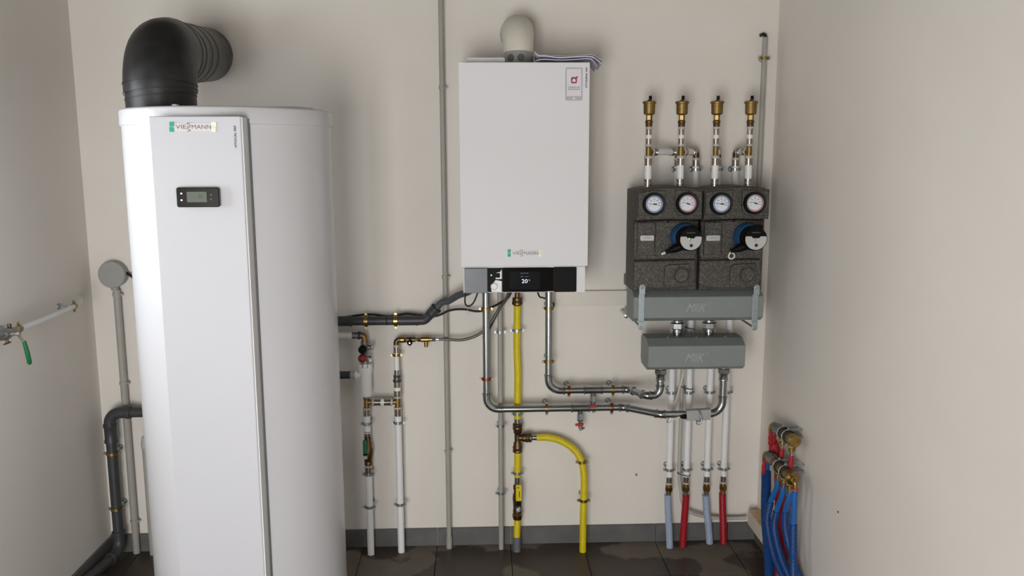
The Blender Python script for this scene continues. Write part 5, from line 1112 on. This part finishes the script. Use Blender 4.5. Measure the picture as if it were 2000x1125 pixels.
# ================================================================== UNDERFLOOR HEATING MANIFOLDS ON THE RIGHT WALL
def uf(label, xa, ya, za, yb, zb, n_out, main_mat, end_elbow, grp):
    a = V((xa, ya, za)); b = V((xa, yb, zb)); d = (b-a).normalized()
    t = thing('distribution_bar', (xa, (ya+yb)/2, min(za, zb)), label, 'manifold', grp)
    L = (b-a).length
    R0 = 0.0185
    part(t, 'bar', MB().lathe(a+d*0.05, d, [(R0, 0), (R0, L-0.05-0.03)], 22), 'brassdull')
    part(t, 'ball_valve', MB().lathe(a+d*0.006, d, [(0.013, 0), (0.0165, 0.004), (0.0205, 0.018), (0.017, 0.026), (0.023, 0.032), (0.023, 0.042), (0.019, 0.05), (0.0195, 0.062), (0.017, 0.064)], 22), 'valvegrey')
    part(t, 'inlet_elbow', MB().tube(rounded([a+d*0.006, a-d*0.014, a-d*0.014-V((0, 0, 0.03))], 0.012), 0.0172, 18), 'brass')
    lv_ = part(t, 'valve_lever', MB().tube([a+d*0.02+V((-0.018, 0, -0.012)), a+d*0.03+V((-0.026, 0, -0.035)), a+d*0.045+V((-0.028, 0, -0.055))], [0.007, 0.008, 0.007], 10), 'redplastic', 'red valve lever')
    for k in (0.44, 0.66):
        c = a+d*(L*k)
        part(t, 'rubber_ring', MB().lathe(c-d*0.009, d, [(R0, 0), (R0+0.0048, 0.001), (R0+0.0048, 0.019), (R0, 0.020)], 22), 'blackrubber')
        part(t, 'ring_clamp', MB().lathe(c-d*0.006, d, [(R0+0.0040, 0), (R0+0.0062, 0.0006), (R0+0.0062, 0.0064), (R0+0.0040, 0.007)], 22).box(c+V((0, 0, R0+0.009))-d*0.0025, (0.007, 0.006, 0.008), bev=0.001), 'zincpale')
        part(t, 'wall_stud', MB().cyl(c+V((0.005, 0, R0+0.006)), V((XR, c.y, c.z+R0+0.006)), 0.0024, 8).cyl(c+V((R0+0.0045, 0, -0.002)), V((XR, c.y, c.z-0.002)), 0.0042, 10), 'zincpale')
    e = b-d*0.03
    if end_elbow:
        part(t, 'end_adapter', MB().lathe(e, d, [(R0+0.001, 0), (0.0225, 0.003), (0.0225, 0.012), (0.017, 0.016), (0.014, 0.022), (0.012, 0.026)], 20).tube(rounded([e+d*0.022, e+d*0.034, e+d*0.034-V((0, 0, 0.028))], 0.009), 0.009, 14), 'brass')
        part(t, 'orange_ring', ring(e+d*0.034-V((0, 0, 0.026)), e+d*0.034-V((0, 0, 0.031)), 0.0115), 'orange')
    else:
        part(t, 'end_cap', MB().cyl(e, e+d*0.026, R0+0.003, 24, bev=0.002), 'brass')
    outs = []
    for k in range(n_out):
        c = a+d*(L*(0.40+k*(0.44/max(1, n_out-1)) if n_out > 1 else 0.6))
        q = c-V((0, 0, R0-0.003)); nt = MB().hexn(q, q-V((0, 0, 0.016)), 0.0145).cyl(q-V((0, 0, 0.016)), q-V((0, 0, 0.026)), 0.0125, 14)
        part(t, 'outlet_nut', nt, 'brass'); part(t, 'ferrule', MB().cyl(q-V((0, 0, 0.024)), q-V((0, 0, 0.048)), 0.0075, 14), 'sleeve')
        outs.append(q-V((0, 0, 0.044)))
    return a-d*0.014-V((0, 0, 0.028)), outs, (e+d*0.034-V((0, 0, 0.03))) if end_elbow else None
FLX = 1.06
# red (flow) bar above, blue (return) bar below and further out
inl, outs, _ = uf('upper brass distribution bar on the right wall feeding red pipes', 1.084, -0.300, 0.583, -0.510, 0.598, 2, 'pipered', False, 'brass distribution bars')
def hang(name, pts, r, mat, label, cat='pipe', rib=0.0, grp=None):
    pts = [V(p) for p in pts]; q = spline(pts, 12); mb = ribbed(MB(), q, r, 0.006, rib, 16) if rib else MB().tube(resample(q, 0.012), r, 14)
    return solo(name, mb, mat, pts[-1], label, cat, grp)
hang('floor_pipe', [inl+V((0, 0, 0.004)), inl-V((0, 0, 0.03)), inl-V((0.0, 0, 0.10))], 0.0130, 'pipered', 'thick red pipe below the lever of the upper distribution bar', grp='red underfloor pipes')
hang('corrugated_sleeve', [inl-V((0, 0, 0.034)), (1.107, -0.280, 0.46), (1.110, -0.305, 0.36), (1.108, -0.332, 0.22), (1.106, -0.342, 0.10), (1.106, -0.345, 0.0)], 0.0185, 'sleevered', 'thick red corrugated sleeve hanging from the upper distribution bar', 'pipe sleeve', 0.0012, grp='sleeves by the right wall')
for k, o_ in enumerate(outs):
    hang('floor_pipe', [o_+V((0, 0, 0.001)), o_-V((0, 0, 0.10)), V((1.105, o_.y, 0.30)), V((1.115, o_.y+0.005, 0.16)), V((1.118, o_.y, 0.0))], 0.0085, 'pipered', ('thin red pipe nearer the back wall below the upper distribution bar', 'thin red pipe under the brass end cap of the upper distribution bar')[k], grp='red underfloor pipes')
inl, outs, en = uf('lower brass distribution bar on the right wall feeding blue pipes', 1.066, -0.296, 0.470, -0.566, 0.478, 3, 'pipeblue', True, 'brass distribution bars')
hang('floor_pipe', [inl+V((0, 0, 0.004)), inl-V((0, 0, 0.03)), inl-V((0.002, 0, 0.08))], 0.0125, 'pipeblue', 'thick blue pipe below the lever of the lower distribution bar', grp='blue underfloor pipes')
hang('corrugated_sleeve', [inl-V((0, 0, 0.036)), (1.062, -0.300, 0.36), (1.050, -0.345, 0.26), (1.045, -0.400, 0.15), (1.045, -0.425, 0.07), (1.045, -0.430, 0.0)], 0.0185, 'sleeveblue', 'thick dark blue corrugated sleeve hanging leftmost by the right wall', 'pipe sleeve', 0.0016, grp='sleeves by the right wall')
lb_ = ['leftmost', 'middle', 'right']
ends_ = [[(1.050, -0.385, 0.325), (1.040, -0.392, 0.25), (1.048, -0.455, 0.15), (1.070, -0.530, 0.08), (1.085, -0.565, 0.0)],
         [(1.052, -0.445, 0.315), (1.046, -0.450, 0.25), (1.058, -0.505, 0.16), (1.085, -0.575, 0.08), (1.100, -0.605, 0.0)],
         [(1.060, -0.506, 0.340), (1.064, -0.512, 0.27), (1.086, -0.545, 0.17), (1.112, -0.590, 0.08), (1.118, -0.610, 0.0)]]
for k, o_ in enumerate(outs):
    m_ = [V(p) for p in ends_[k]]
    hang('floor_pipe', [o_+V((0, 0, 0.001)), o_-V((0.002, -0.002, 0.03)), m_[0], m_[0]+(m_[1]-m_[0])*0.5], 0.0095, 'pipeblue', lb_[k]+' of three light blue pipes fanning from the lower distribution bar', grp='blue underfloor pipes')
    hang('corrugated_sleeve', m_, 0.0130, 'sleeveblue', lb_[k]+' of three thin blue corrugated sleeves bending towards the right wall', 'pipe sleeve', 0.0008, grp='sleeves by the right wall')
hang('floor_pipe', [en+V((0, 0, 0.004)), en-V((0, 0, 0.06)), en-V((-0.001, 0, 0.17))], 0.0105, 'pipeblue', 'light blue pipe under the orange ring of the lower distribution bar', grp='blue underfloor pipes')
hang('corrugated_sleeve', [en-V((-0.001, 0, 0.125)), (en.x+0.001, en.y-0.012, 0.22), (en.x-0.004, en.y-0.040, 0.12), (en.x-0.008, en.y-0.050, 0.0)], 0.0140, 'sleeveblue', 'dark blue corrugated sleeve hanging rightmost, nearest the right wall', 'pipe sleeve', 0.0010, grp='sleeves by the right wall')
# timber board along the right wall
bd0 = V((1.080, -0.31, 0.092)); bd1 = V((XR, -0.060, 0.152))
tb = thing('timber_board', (XR, -0.2, 0.092), 'pale timber board fixed along the right wall above the skirting', 'board')
part(tb, 'plank', MB().box2(bd0, bd1, bev=0.0015), 'wood'); part(tb, 'painted_face', MB().box2((1.0785, -0.309, 0.093), (1.0805, -0.0605, 0.151)), 'woodwhite', 'whitewashed face')
part(tb, 'painted_end', MB().box2((1.081, -0.0605, 0.093), (XR-0.001, -0.0585, 0.151)), 'woodwhite')
